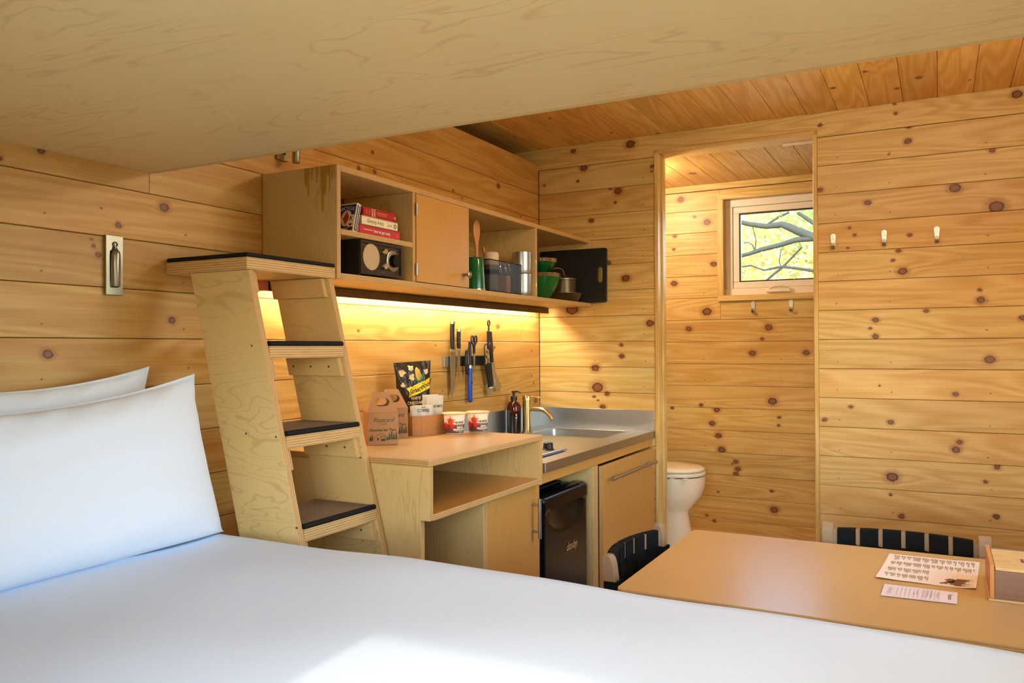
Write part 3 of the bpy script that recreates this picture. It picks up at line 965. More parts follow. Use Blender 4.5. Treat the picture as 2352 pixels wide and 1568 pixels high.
for za, zb in zip([0.0] + ROWS, ROWS + [2.347]):
    zc = (za + zb) / 2
    segs = [(-2.42, 0.0)] if (zb <= z0b or za >= z1b) else [(-2.42, y0), (y1, 0.0)]
    for a, b_ in segs:
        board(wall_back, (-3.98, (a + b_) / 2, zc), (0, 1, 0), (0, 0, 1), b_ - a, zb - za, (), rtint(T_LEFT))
win2 = bpy.data.objects.new('window_2', None)
COL.objects.link(win2)
OFF[win2.name] = Vector()
tag(win2, kind='structure')
mb = MB()
w = 0.04
for a, b_ in (((x0, -2.49, z0), (x1, -2.41, z0 + w)), ((x0, -2.49, z1 - w), (x1, -2.41, z1)), ((x0, -2.49, z0 + w), (x0 + w, -2.41, z1 - w)), ((x1 - w, -2.49, z0 + w), (x1, -2.41, z1 - w))):
    mb.box(a, b_)
mb.build('window_frame', ['vinyl'], win2, bevel=0.002)
MB().box((x0 + w, -2.462, z0 + w), (x1 - w, -2.458, z1 - w)).build('pane', ['pane'], win2)
win3 = bpy.data.objects.new('window_3', None)
COL.objects.link(win3)
OFF[win3.name] = Vector()
tag(win3, kind='structure')
mb = MB()
for a, b_ in (((-4.05, y0, z0b), (-3.97, y1, z0b + w)), ((-4.05, y0, z1b - w), (-3.97, y1, z1b)), ((-4.05, y0, z0b + w), (-3.97, y0 + w, z1b - w)), ((-4.05, y1 - w, z0b + w), (-3.97, y1, z1b - w))):
    mb.box(a, b_)
mb.build('window_frame', ['vinyl'], win3, bevel=0.002)
MB().box((-4.022, y0 + w, z0b + w), (-4.018, y1 - w, z1b - w)).build('pane', ['pane'], win3)

# ------------------------------------------------------------------ bed, loft bunk, ladder
bp = thing('bed_platform', 'plywood bed platform under the white mattress', 'bed', (-3.14, -1.2, 0))
panel('front_panel', (-2.318, -2.40, 0.0), (-2.300, -0.02, 0.60), 0, bp, grain=1)
panel('deck', (-3.97, -2.40, 0.60), (-2.300, -0.02, 0.618), 2, bp, grain=1)
panel('side_panel', (-3.97, -2.405, 0.0), (-2.318, -2.39, 0.60), 1, bp, grain=0)


def hash2(x, y):
    return math.sin(x * 3.1 + 1.3) * math.sin(y * 2.7 + 0.4) + 0.5 * math.sin(x * 7.3 + y * 4.1) + 0.35 * math.sin(y * 9.0 - x * 5.2 + 1.0)


def mattress():
    X0, X1, Y0, Y1, ZT, ZB = -3.965, -2.292, -2.40, -0.015, 0.889, 0.619
    mb = MB()
    nu, nv = 60, 84
    r = 0.055
    g = []
    xs = []
    for i in range(nu + 1):
        xs.append(X0 + (X1 - X0) * i / nu)

    def prof(n_, a, b):
        ts = [a + (b - a) * i / n_ for i in range(n_ + 1)]
        return ts
    # closed shape: vertical section loops over y, each loop runs around x-z
    loops = []
    for j in range(nv + 1):
        y = Y0 + (Y1 - Y0) * j / nv
        e = min(y - Y0, Y1 - y)
        sh = 0.0 if e > r else r - math.sqrt(max(0, r * r - (r - e) ** 2))
        lp = []
        top = ZT - sh * 0.9
        xa, xb = X0 + sh * 0.35, X1 - sh * 0.35
        nn = 70
        for i in range(nn + 1):
            x = xa + (xb - xa) * i / nn
            ee = min(x - xa, xb - x)
            dz = 0.0 if ee > r else r - math.sqrt(max(0, r * r - (r - ee) ** 2))
            z = top - dz
            if ee > 0.0 and e > 0.0:
                k = min(1, ee / 0.10) * min(1, e / 0.10)
                z += 0.0045 * hash2(x * 1.7, y * 1.9) * (0.35 + 0.65 * k)
            q_ = min(1, max(0, (-1.60 - y) / 0.5)) * min(1, max(0, (x + 2.75) / 0.4))
            z -= 0.020 * q_ * q_
            lp.append((x, y, z))
        lp.append((xb + 0.004, y, top - r - 0.02))
        lp.append((xb + 0.006 + 0.003 * math.sin(y * 5), y, (top + ZB) / 2))
        lp.append((xb, y, ZB))
        lp.append((xa, y, ZB))
        lp.append((xa - 0.004, y, (top + ZB) / 2))
        loops.append(lp)
    mb.loft(loops, 0, (True, True), True, True)
    return mb


o = mattress().build('mattress', ['cloth'], None, base=True, angle=60)
tag(o, 'white sheet-covered mattress on the plywood bed platform', 'mattress')


def pillow(name, BL, BR, TL, TR, T, label, droop=0.05, zmin=0.8885, ymax=-0.004, seed=0):
    BL, BR, TL, TR = map(Vector, (BL, BR, TL, TR))
    n = 40
    rs = random.Random(seed)
    ph = [rs.uniform(0, 6) for _ in range(6)]
    nrm = (BR - BL).cross(TL - BL).normalized()      # towards the room (-y)
    if nrm.y > 0:
        nrm = -nrm
    vs, fs = [], []
    side = []
    for sgn in (1, -1):
        idx = {}
        for i in range(n + 1):
            for j in range(n + 1):
                u, v = i / n, j / n
                p = BL * (1 - u) * (1 - v) + BR * u * (1 - v) + TL * (1 - u) * v + TR * u * v
                uu, vv = 2 * u - 1, 2 * v - 1
                # edges pulled in between the corners
                pin = 0.030
                p = p + (TL - BL).normalized() * (-droop * (1 - uu * uu) * max(0, vv) ** 3) + (BR - BL).normalized() * (-pin * (1 - vv * vv) * (max(0, uu) ** 3 - max(0, -uu) ** 3))
                a = max(0, 1 - abs(uu) ** 3.0) ** 0.50 * max(0, 1 - abs(vv) ** 3.0) ** 0.50
                wr = 0.10 * math.sin(9 * uu + 5 * vv + ph[0]) * (1 - a) + 0.04 * math.sin(14 * vv - 4 * uu + ph[1]) * a
                wr += 0.45 * max(0, vv - 0.35) * math.sin(22 * uu - 16 * vv + ph[2]) * (1 - a)
                t = T * a * (1 + 0.5 * wr) * (1.18 - 0.36 * v)
                q = p + nrm * t * sgn + nrm * (0.006 * wr if a > 0.02 else 0)
                q.z = max(q.z, zmin)
                q.y = min(q.y, ymax)
                idx[i, j] = len(vs)
                vs.append(q)
        side.append(idx)
    for k, idx in enumerate(side):
        for i in range(n):
            for j in range(n):
                f = (idx[i, j], idx[i + 1, j], idx[i + 1, j + 1], idx[i, j + 1])
                fs.append(f if k == 0 else f[::-1])
    o = MB().add(vs, fs, 0, None, True).build(name, ['pillowcloth'], None, base=True, angle=80)
    bm = bmesh.new()
    bm.from_mesh(o.data)
    bmesh.ops.remove_doubles(bm, verts=bm.verts, dist=0.0004)
    bm.to_mesh(o.data)
    bm.free()
    return tag(o, label, 'pillow')


pillow('pillow', (-3.06, -0.300, 0.885), (-2.325, -0.280, 0.880), (-3.05, -0.235, 1.215), (-2.340, -0.195, 1.270), 0.084, 'plump white pillow lying in front of the other one on the bed', 0.030, seed=2)
pillow('pillow', (-3.08, -0.125, 0.90), (-2.40, -0.115, 0.895), (-3.08, -0.085, 1.275), (-2.375, -0.075, 1.288), 0.058, 'white pillow leaning on the board wall behind the plump one', 0.040, seed=5)

bk = thing('loft_bunk', 'upper bunk platform of pale maple plywood spanning above the bed', 'bunk', (-3.14, -1.2, 1.79))
panel('underside_panel', (-3.98, -2.42, 1.790), (-2.322, -0.001, 1.808), 2, bk, face='bunkply', grain=1, bevel=0)
panel('edge_strip', (-2.3205, -2.42, 1.7915), (-2.300, -0.001, 1.85), 0, bk, face='ply', edge='ply', grain=1, bevel=0.001)

ld = thing('ladder', 'steep plywood ship ladder with black tread pads beside the bed', 'ladder', (-2.10, -0.4, 0))
TH = 0.018


def sy(z, front=True):
    """front / back line of the stringers"""
    return (-0.294 - (1.528 - z) * 0.2507) if front else (-0.086 - (1.528 - z) * 0.2612)


for xa, xb in ((-2.260, -2.242), (-1.961, -1.943)):
    poly = [(sy(0), 0), (sy(1.5285), 1.5285), (sy(1.5285, 0), 1.5285), (sy(0, 0), 0)]
    MB().prism(poly, 0, xa, xb, 0, 1, grain=0).build('stringer', ['ply', 'edge'], ld, world=True, bevel=0.001, seg=1)
panel('platform', (-2.268, -0.297, 1.529), (-1.936, -0.002, 1.560), 2, ld, face='ply', edge='edge_thick', grain=0)
MB().box((-2.268, -0.297, 1.5605), (-1.936, -0.004, 1.5715)).build('platform_pad', ['rubber'], ld, world=True, bevel=0.004)
for k, zt in enumerate((1.348, 1.126, 0.904, 0.682, 0.460, 0.238)):
    zb_ = zt - 0.011
    yf, yk = sy(zt - 0.03) - 0.001, sy(zt, 0) + 0.002
    st = panel('step', (-2.2415, yf, zb_ - 0.031), (-1.9615, yk, zb_), 2, ld, face='ply', edge='edge_thick', grain=0)
    pd = MB().box((-2.2400, yf + 0.0125, zb_ + 0.0005), (-1.9630, yk, zt)).build('tread_pad', ['tread'], ld, world=True, bevel=0.002)
    MB().tube([(-2.2400, yf + 0.0062, zt - 0.0052), (-1.9630, yf + 0.0062, zt - 0.0052)], 0.0074, 14).build('nosing', ['rubber'], ld, world=True)
    for sx0, sx1, vis in ((-2.2415, -2.2235, 0), (-1.9795, -1.9615, 1)):
        zc1, zc0 = zb_ - 0.0315, zb_ - 0.0315 - 0.052
        poly = [(sy(zc0) + 0.010, zc0), (sy(zc1) + 0.010, zc1), (sy(zc1, 0) - 0.004, zc1), (sy(zc0, 0) - 0.004, zc0)]
        cl = MB().prism(poly, 0, sx0, sx1, 0, 1, grain=0).build('cleat', ['ply', 'edge'], ld, world=True, bevel=0.0008, seg=1)
        if vis and k < 3:
            ya, yb2 = poly[1][0], poly[2][0]
            for q in (0.16, 0.5, 0.84):
                yy = ya + (yb2 - ya) * q
                MB().cyl((sx0 - 0.0008, yy, (zc0 + zc1) / 2), (sx0 + 0.002, yy, (zc0 + zc1) / 2), 0.003, n=10).build('screw', ['screw'], cl, world=True)
zc1, zc0 = 1.528, 1.474
for sx0, sx1 in ((-2.2415, -2.2235), (-1.9795, -1.9615)):
    poly = [(sy(zc0) + 0.012, zc0), (sy(zc1) + 0.012, zc1), (sy(zc1, 0) - 0.002, zc1), (sy(zc0, 0) - 0.002, zc0)]
    MB().prism(poly, 0, sx0, sx1, 0, 1, grain=0).build('cleat', ['ply', 'edge'], ld, world=True, bevel=0.0008, seg=1)
# screw heads on the outer face of the near stringer
for yy, zz in ((-0.305, 1.338), (-0.285, 1.119), (-0.385, 1.115), (-0.45, 0.90)):
    MB().cyl((-2.2608, yy, zz), (-2.258, yy, zz), 0.0026, n=10).build('screw', ['screw'], ld, world=True)
for yy, zz in ((-0.405, 1.03), (-0.285, 1.03)):
    MB().cyl((-1.9618, yy, zz), (-1.959, yy, zz), 0.0032, n=10).build('screw', ['screw'], ld, world=True)

# ------------------------------------------------------------------ plywood side cabinet next to the ladder
un = thing('side_cabinet', 'pale plywood cabinet with an open cubby between ladder and fridge', 'cabinet', (-1.58, -0.31, 0))
UF, UL = -0.615, -0.587
panel('top', (-1.937, UF, 1.013), (-1.243, -0.002, 1.031), 2, un, face='tabletop', grain=0)
poly = [(UL, 0.0), (UL, 0.868), (UF, 0.868), (UF, 1.0125), (-0.002, 1.0125), (-0.002, 0.0)]
MB().prism(poly, 0, -1.935, -1.917, 0, 1, grain=1).build('side_panel', ['ply', 'edge'], un, world=True, bevel=0.001, seg=1)
panel('cubby_shelf', (-1.9165, UF, 0.866), (-1.2615, -0.002, 0.884), 2, un, face='amber', grain=0)
panel('side_panel', (-1.261, UF, 0.862), (-1.243, -0.002, 1.0125), 0, un, grain=2)
panel('divider', (-1.600, UL, 0.0), (-1.574, -0.002, 0.8655), 0, un, grain=2)
panel('back_panel', (-1.9165, -0.016, 0.0), (-1.6005, -0.004, 0.8655), 1, un, face='amber', grain=2)
panel('side_panel', (-1.236, -0.56, 0.0), (-1.218, -0.002, 0.8615), 0, un, face='ply', grain=2)
dr = panel('door', (-1.573, UL, 0.06), (-1.213, UL + 0.018, 0.8615), 1, un, face='amber', grain=2)


def bar_handle(p0, p1, out, inset, parent, r=0.0062):
    p0, p1, out = Vector(p0), Vector(p1), Vector(out)
    d = (p1 - p0).normalized()
    h = MB().cyl(p0, p1, r, n=16)
    for p in (p0 + d * inset, p1 - d * inset):
        h.cyl(p, p - out, r * 0.72, n=12)
    return h.build('handle', ['steel_dark'], parent, world=True)


bar_handle((-1.268, -0.615, 0.682), (-1.268, -0.615, 0.817), (0, -0.0275, 0), 0.022, dr)

# ------------------------------------------------------------------ sink base cabinet
sk = thing('sink_cabinet', 'amber plywood sink cabinet with a long bar handle below the steel counter', 'cabinet', (-0.37, -0.3, 0))
panel('face_rail', (-1.2085, -0.600, 0.8575), (-0.004, -0.582, 0.8945), 1, sk, face='amber', edge='amber', grain=0)
panel('side_panel', (-0.753, -0.602, 0.0), (-0.730, -0.002, 0.857), 0, sk, grain=2)
panel('side_panel', (-0.729, -0.602, 0.0), (-0.707, -0.002, 0.857), 0, sk, grain=2)
panel('side_panel', (-0.030, -0.600, 0.0), (-0.006, -0.002, 0.857), 0, sk, face='amber', edge='amber', grain=2)
panel('base_panel', (-0.7065, -0.58, 0.08), (-0.0305, -0.002, 0.098), 2, sk, grain=0)
dr = panel('door', (-0.703, -0.621, 0.08), (-0.050, -0.603, 0.851), 1, sk, face='amber', grain=2)
bar_handle((-0.668, -0.650, 0.796), (-0.098, -0.650, 0.796), (0, -0.029, 0), 0.07, dr, 0.0065)
MB().box((-0.049, -0.612, 0.0), (-0.031, -0.603, 0.857)).build('filler', ['amber'], sk, world=True)

# ------------------------------------------------------------------ steel counter with sink basin
ct = thing('countertop', 'brushed steel kitchen counter with an inset sink basin', 'counter', (-0.6, -0.3, 0.895))
CX0, CX1, CY0, CY1, CZ = -1.214, -0.003, -0.610, -0.003, 0.930
BX0, BX1, BY0, BY1 = -0.41, -0.09, -0.505, -0.115
mb = MB()
mb.holed([(CX0, CY0), (CX1, CY0), (CX1, CY1), (CX0, CY1)], rrect(BX0, BY0, BX1, BY1, 0.02), 2, CZ - 0.004, CZ, n=48)
mb.build('worktop', ['steel'], ct, world=True)
MB().box((CX0, CY0 - 0.0015, 0.8955), (CX1, CY0 + 0.001, CZ)).box((CX0, CY0, 0.8955), (CX0 + 0.0015, CY1, CZ - 0.004)).build('front_lip', ['steel'], ct, world=True, bevel=0.0007)
bs = MB()
lo = rrect(BX0, BY0, BX1, BY1, 0.02)
l2 = rrect(BX0 + 0.008, BY0 + 0.008, BX1 - 0.008, BY1 - 0.008, 0.03)
bs.loft([[(p[0], p[1], CZ + 0.0006) for p in rrect(BX0 - 0.012, BY0 - 0.012, BX1 + 0.012, BY1 + 0.012, 0.03)],
         [(p[0], p[1], CZ + 0.0016) for p in rrect(BX0 - 0.002, BY0 - 0.002, BX1 + 0.002, BY1 + 0.002, 0.022)],
         [(p[0], p[1], CZ - 0.004) for p in lo], [(p[0], p[1], 0.79) for p in l2],
         [(p[0], p[1], 0.775) for p in rrect(BX0 + 0.03, BY0 + 0.03, BX1 - 0.03, BY1 - 0.03, 0.03)]], 0, (False, True), True, False)
bs.build('basin', ['steel_dark'], ct, world=True, recalc=False)
MB().box((-0.0065, -0.607, CZ), (-0.003, -0.003, 1.026)).build('backsplash', ['steel'], ct, world=True, bevel=0.001)
MB().box((CX0, -0.0065, CZ), (-0.007, -0.003, 1.036)).build('backsplash', ['steel'], ct, world=True, bevel=0.001)

fc = thing('faucet', 'champagne metal single-lever faucet behind the sink basin', 'faucet', (-0.345, -0.100, CZ))
MB().lathe([(0.026, 0.0), (0.026, 0.006), (0.0205, 0.008), (0.0205, 0.150)], 28).build('body', ['brass'], fc)
MB().lathe([(0.0212, 0.1515), (0.0212, 0.171), (0.0195, 0.174)], 28).build('cap', ['brass'], fc)
MB().tube([(0, -0.015, 0.112), (0, -0.055, 0.113), (0, -0.085, 0.110), (0, -0.105, 0.100), (0, -0.120, 0.084), (0, -0.131, 0.065)], 0.0105, 16).build('spout', ['brass'], fc)
MB().cyl((0, -0.018, 0.170), (0.0, -0.070, 0.1655), 0.0026, 0.0022, 10).build('lever', ['brass'], fc)

sp = thing('soap_bottle', 'amber pump bottle of dark soap beside the faucet', 'bottle', (-0.375, -0.046, CZ))
MB().lathe([(0.0305, 0.0), (0.033, 0.003), (0.033, 0.093)], 28, 1, cap=(True, False)).lathe([(0.033, 0.093), (0.033, 0.118), (0.031, 0.132), (0.024, 0.143), (0.014, 0.149), (0.0135, 0.156)], 28, 0, cap=(False, True)).build('bottle', ['amberglass', 'liquid'], sp)
MB().lathe([(0.0155, 0.152), (0.0155, 0.170), (0.012, 0.172), (0.006, 0.173), (0.006, 0.188), (0.011, 0.189), (0.011, 0.196), (0.003, 0.197)], 20).tube([(0.0, -0.004, 0.194), (0.0, -0.026, 0.194), (0.0, -0.034, 0.189)], [0.0045, 0.004, 0.0035], 10).build('pump', ['black'], sp)
lbm = MB()
for z_, w_, h_ in ((0.086, 0.004, 0.008), (0.073, 0.010, 0.002), (0.069, 0.007, 0.0015)):
    pts = [(0.0334 * math.sin(a_ - 0.75), -0.0334 * math.cos(a_ - 0.75), z_ + s_ * h_ / 2) for s_ in (-1, 1) for a_ in [w_ / 0.0334 * (i / 4 - 0.5) for i in range(5)]]
    lbm.add(pts, [(i, i + 1, i + 6, i + 5) for i in range(4)])
lbm.build('label_print', ['white'], sp, recalc=False)

ck = thing('cooktop', 'two-burner steel cooktop with a black knob set in the counter', 'cooktop', (-1.03, -0.33, CZ))
MB().box((-1.185, -0.530, CZ + 0.0005), (-0.872, -0.10, CZ + 0.006)).build('plate', ['steel_dark'], ck, world=True, bevel=0.002)
MB().cyl((-1.188, -0.534, CZ + 0.007), (-0.868, -0.534, CZ + 0.007), 0.0055, n=12).build('trim_bar', ['chrome'], ck, world=True)
MB().lathe([(0.024, 0.0), (0.022, 0.003), (0.020, 0.004), (0.0185, 0.024), (0.016, 0.026)], 24, X=Matrix.Translation((-0.905, -0.475, CZ + 0.006))).build('knob', ['black'], ck, world=True)
MB().lathe([(0.05, 0.0), (0.05, 0.008), (0.03, 0.012)], 24, X=Matrix.Translation((-1.03, -0.25, CZ + 0.006))).build('burner', ['black'], ck, world=True)

# ------------------------------------------------------------------ fridge
fr = thing('mini_fridge', 'black mini fridge in the gap under the steel counter', 'fridge', (-1.01, -0.3, 0))
FX0, FX1 = -1.205, -0.806
MB().box((FX0, -0.535, 0.02), (FX1, -0.03, 0.800)).build('body', ['black_gloss'], fr, world=True, bevel=0.008)
MB().box((FX0 + 0.03, -0.50, 0.8005), (FX1 - 0.03, -0.08, 0.808)).build('lid_panel', ['black'], fr, world=True, bevel=0.004)
nx, nz = 44, 90
zs0, zs1 = 0.05, 0.806
vs, fs = [], []
for j in range(nz + 1):
    z = zs0 + (zs1 - zs0) * j / nz
    for i in range(nx + 1):
        x = FX0 + (FX1 - FX0) * i / nx
        e = min(x - FX0, FX1 - x)
        y = -0.600 + (0.012 - math.sqrt(max(0, 0.012 ** 2 - (0.012 - min(e, 0.012)) ** 2)))
        et = zs1 - z
        y += (0.016 - math.sqrt(max(0, 0.016 ** 2 - (0.016 - min(et, 0.016)) ** 2))) * 1.0
        if z < 0.752:
            y += 0.004
            q = ((x - (FX0 + FX1) / 2) / 0.165) ** 2 + ((z - 0.752) / 0.085) ** 2
            if q < 1:
                y += 0.026 * (1 - q) ** 0.8
        vs.append((x, y, z))
for j in range(nz):
    for i in range(nx):
        a = j * (nx + 1) + i
        fs.append((a, a + 1, a + nx + 2, a + nx + 1))
b0 = len(vs)
vs += [(FX0, -0.54, zs0), (FX1, -0.54, zs0), (FX1, -0.54, zs1), (FX0, -0.54, zs1)]
bot = [i for i in range(nx + 1)]
top_ = [nz * (nx + 1) + i for i in range(nx + 1)]
lft = [j * (nx + 1) for j in range(nz + 1)]
rgt = [j * (nx + 1) + nx for j in range(nz + 1)]
fs += [(b0, b0 + 1) + tuple(bot[::-1]), (b0 + 3, b0 + 2) + tuple(top_[::-1]), (b0, b0 + 3) + tuple(lft[::-1]), (b0 + 1, b0 + 2) + tuple(rgt[::-1]), (b0, b0 + 1, b0 + 2, b0 + 3)]
MB().add(vs, fs, 0, None, True).build('door', ['black_gloss'], fr, world=True, angle=50)
textmesh('emblem', 'danby', 0.042, 'chrome', fr, plane_fn((-0.965, -0.5985, 0.592), (1, 0, 0), (0, 0, 1)), world=True, shear=0.35)

# ------------------------------------------------------------------ wall cabinet with shelves
YF = -0.292
cb = thing('wall_cabinet', 'long open plywood wall cabinet with one closed door above the counter', 'cabinet', (-0.965, -0.146, 1.53))
lp = panel('side_panel', (-1.922, YF, 1.531), (-1.905, -0.002, 1.860), 0, cb, grain=2)
panel('top', (-1.9045, YF, 1.843), (-0.024, -0.002, 1.860), 2, cb, face='ply', grain=0)
panel('bottom', (-1.9045, YF, 1.531), (-0.024, -0.002, 1.548), 2, cb, face='ply', grain=0)
panel('side_panel', (-0.0235, YF, 1.531), (-0.007, -0.002, 1.860), 0, cb, grain=2)
panel('divider', (-1.545, YF, 1.5485), (-1.531, -0.002, 1.8425), 0, cb, grain=2)
panel('divider', (-1.205, YF + 0.03, 1.5485), (-1.191, -0.002, 1.8425), 0, cb, grain=2)
panel('divider', (-0.633, YF, 1.5485), (-0.619, -0.002, 1.8425), 0, cb, grain=2)
panel('shelf', (-1.9045, YF, 1.6605), (-1.5455, -0.002, 1.676), 2, cb, grain=0)
dr = panel('door', (-1.5295, YF - 0.004, 1.5500), (-1.194, YF + 0.012, 1.8405), 1, cb, face='amber', grain=2)
MB().lathe([(0.005, 0.0), (0.005, 0.020), (0.008, 0.022), (0.0125, 0.026), (0.0125, 0.029), (0.008, 0.032)], 20, X=Matrix.Translation((-1.236, YF - 0.004, 1.594)) @ Matrix.Rotation(PI / 2, 4, 'X')).build('knob', ['nickel'], dr, world=True)
for zz in (1.788, 1.590):
    MB().cyl((-1.532, YF - 0.006, zz - 0.020), (-1.532, YF - 0.006, zz + 0.020), 0.0032, n=10).box((-1.532, YF - 0.0055, zz - 0.018), (-1.522, YF - 0.0042, zz + 0.018)).build('hinge', ['steel_dark'], dr, world=True)
# dried varnish runs on the side panel
rs = random.Random(3)
for yv, wv_, lv in ((-0.176, 0.006, 0.052), (-0.185, 0.004, 0.083), (-0.199, 0.003, 0.035), (-0.217, 0.003, 0.05), (-0.222, 0.002, 0.03), (-0.243, 0.0125, 0.082), (-0.240, 0.006, 0.131), (-0.260, 0.004, 0.03), (-0.266, 0.002, 0.078), (-0.274, 0.003, 0.045), (-0.283, 0.002, 0.03)):
    zt_, zb_ = 1.8595, 1.8595 - lv
    n_ = 8
    L_, R_ = [], []
    for i in range(n_ + 1):
        q = i / n_
        wq = wv_ * (1 - 0.35 * q) if q < 0.93 else wv_ * 0.35
        L_.append((yv - wq + rs.uniform(-.0005, .0005), zt_ + (zb_ - zt_) * q))
        R_.append((yv + wq + rs.uniform(-.0005, .0005), zt_ + (zb_ - zt_) * q))
    xo = len(L_) * 0 + 0.00003 * lv * 300
    MB().prism(L_ + R_[::-1], 0, -1.92225 - xo, -1.9220).build('varnish_run', ['stain'], lp, world=True)

# LED bar below the cabinet
lb = thing('led_light_bar', 'glowing warm LED bar behind a dark strip under the wall cabinet', 'light', (-1.01, -0.06, 1.50))
MB().box((-1.975, -0.078, 1.5005), (-0.055, -0.064, 1.5285)).build('valance', ['valance'], lb, world=True, bevel=0.001)
MB().box((-1.975, -0.0635, 1.519), (-0.055, -0.030, 1.5285)).build('mount', ['steel_dark'], lb, world=True)
MB().box((-1.970, -0.052, 1.5145), (-0.065, -0.040, 1.5185)).build('led_strip', ['led'], lb, world=True)
MB().box((-1.990, -0.078, 1.5005), (-1.9755, -0.030, 1.5285)).build('end_cap', ['copper'], lb, world=True)


# ------------------------------------------------------------------ wall lamps
def sconce(label, x, z0, head):
    t = thing('wall_lamp', label, 'lamp', (x, 0, z0))
    hole = []
    for p in rrect(-0.0125, 0.022, 0.0125, 0.110, 0.002, 2):
        hole.append(p)
    hw, h = 0.0235, 0.148
    hol = [(0.0125, 0.020), (0.0125, 0.110), (0.008, 0.110)] + [(0.008 * math.cos(a), 0.112 + 0.010 * math.sin(a)) for a in [PI * i / 8 for i in range(1, 8)]] + [(-0.008, 0.110), (-0.0125, 0.110), (-0.0125, 0.020)]
    MB().holed([(-hw, 0), (hw, 0), (hw, h), (-hw, h)], hol, 1, -0.010, -0.0015, n=48).build('plate', ['nickel'], t, bevel=0.0008, seg=1)
    MB().box((-hw + 0.003, -0.0035, 0.004), (hw - 0.003, -0.0005, h - 0.004)).build('backplate', ['black'], t)
    X = Matrix.Translation(head)
    MB().lathe([(0.0108, 0.0), (0.0118, 0.0015), (0.0118, 0.078), (0.0105, 0.086), (0.006, 0.092), (0.0025, 0.094), (0.0025, 0.101)], 24, X=X).build('lamp_head', ['nickel'], t)
    MB().lathe([(0.0005, 0.0012), (0.0098, 0.0012)], 20, X=X, cap=(False, False)).build('lens', ['black'], t)
    MB().tube([(head[0] + 0.0055 * math.cos(a), head[1], head[2] + 0.105 + 0.0055 * math.sin(a)) for a in [2 * PI * i / 14 for i in range(14)]], 0.0016, 8, closed=True).cyl((head[0], head[1], head[2] + 0.105), (head[0], -0.004, head[2] + 0.105), 0.0022, n=8).build('pivot', ['nickel'], t)
    return t


sconce('satin nickel reading lamp folded into its plate on the board wall above the pillows', -2.424, 1.465, (0.0005, -0.012, 0.021))
sconce('satin nickel reading lamp peeking out above the top of the wall cabinet', -1.842, 1.918, (0.012, -0.052, -0.010))

# ------------------------------------------------------------------ coat hooks
HOOK = None


def hook(label, x, y, ztop, group):
    t = thing('coat_hook', label, 'hook', (x, y, ztop - 0.064), 0, group)
    n = 10
    pl = [(0.0115 * math.cos(PI * i / n), 0.0525 + 0.0115 * math.sin(PI * i / n)) for i in range(n + 1)] + [(-0.0072, 0.006), (0.0072, 0.006)]
    MB().prism([(p[0], p[1]) for p in pl], 0, -0.0045, -0.0005).build('plate', ['galv'], t, bevel=0.0008, seg=1)
    loops = []
    for i in range(9):
        a = PI * i / 8
        yy, zz = -0.0025 - 0.010 * (1 - math.cos(a)) , 0.008 - 0.010 * math.sin(a)
        if i == 8:
            zz = 0.022
        loops.append([(yy - 0.0017, -0.0068, zz), (yy - 0.0017, 0.0068, zz), (yy + 0.0017, 0.0068, zz), (yy + 0.0017, -0.0068, zz)])
    path = [(-0.0025, 0.008), (-0.0035, 0.002), (-0.008, -0.001), (-0.014, -0.001), (-0.019, 0.003), (-0.0215, 0.010), (-0.022, 0.022)]
    loops = []
    for i, (px_, pz_) in enumerate(path):
        q0, q1 = path[max(0, i - 1)], path[min(len(path) - 1, i + 1)]
        tx, tz = q1[0] - q0[0], q1[1] - q0[1]
        l = math.hypot(tx, tz)
        nx_, nz_ = -tz / l * 0.0013, tx / l * 0.0013
        wd = 0.0070 if i < 6 else 0.0062
        loops.append([(px_ + nx_, -wd, pz_ + nz_), (px_ + nx_, wd, pz_ + nz_), (px_ - nx_, wd, pz_ - nz_), (px_ - nx_, -wd, pz_ - nz_)])
    MB().loft(loops, 0, (True, True), True, False).build('prong', ['nickel'], t)
    for zz in (0.0555, 0.042):
        s_ = MB().lathe([(0.0042, 0), (0.0036, 0.0012), (0.001, 0.0013), (0.0008, 0.0006)], 14, X=Matrix.Translation((-0.0045, 0, zz)) @ Matrix.Rotation(-PI / 2, 4, 'Y'))
        s_.build('screw', ['galv'], t)
    return t


G1 = 'hooks on the pine wall beside the bathroom opening'
hook('steel coat hook on the pine wall, next to the bathroom door jamb', 0, -1.415, 1.816, G1)
hook('middle one of three steel coat hooks on the wide pine wall', 0, -1.6155, 1.818, G1)
hook('steel coat hook on the wide pine wall, farthest of three from the bathroom opening', 0, -1.8115, 1.818, G1)
G2 = 'hooks under the bathroom window'
hook('steel hook below the bathroom window, under the window crank side nearer the corner', 0.88, -0.900, 1.584, G2)
hook('steel hook below the bathroom window, nearer the right door jamb', 0.88, -1.1025, 1.587, G2)

# ------------------------------------------------------------------ toilet
to = thing('toilet', 'cream pedestal toilet with closed lid in the bathroom', 'toilet', (0.46, -0.45, 0.2))


def ell(c, a_f, a_b, b_, z, n=40, p=2.3):
    pts = []
    for i in range(n):
        t = 2 * PI * i / n
        cx, sy_ = math.cos(t), math.sin(t)
        a = a_f if sy_ < 0 else a_b
        pts.append((0.46 + b_ * math.copysign(abs(cx) ** (2 / p), cx), c + a * math.copysign(abs(sy_) ** (2 / p), sy_), z))
    return pts


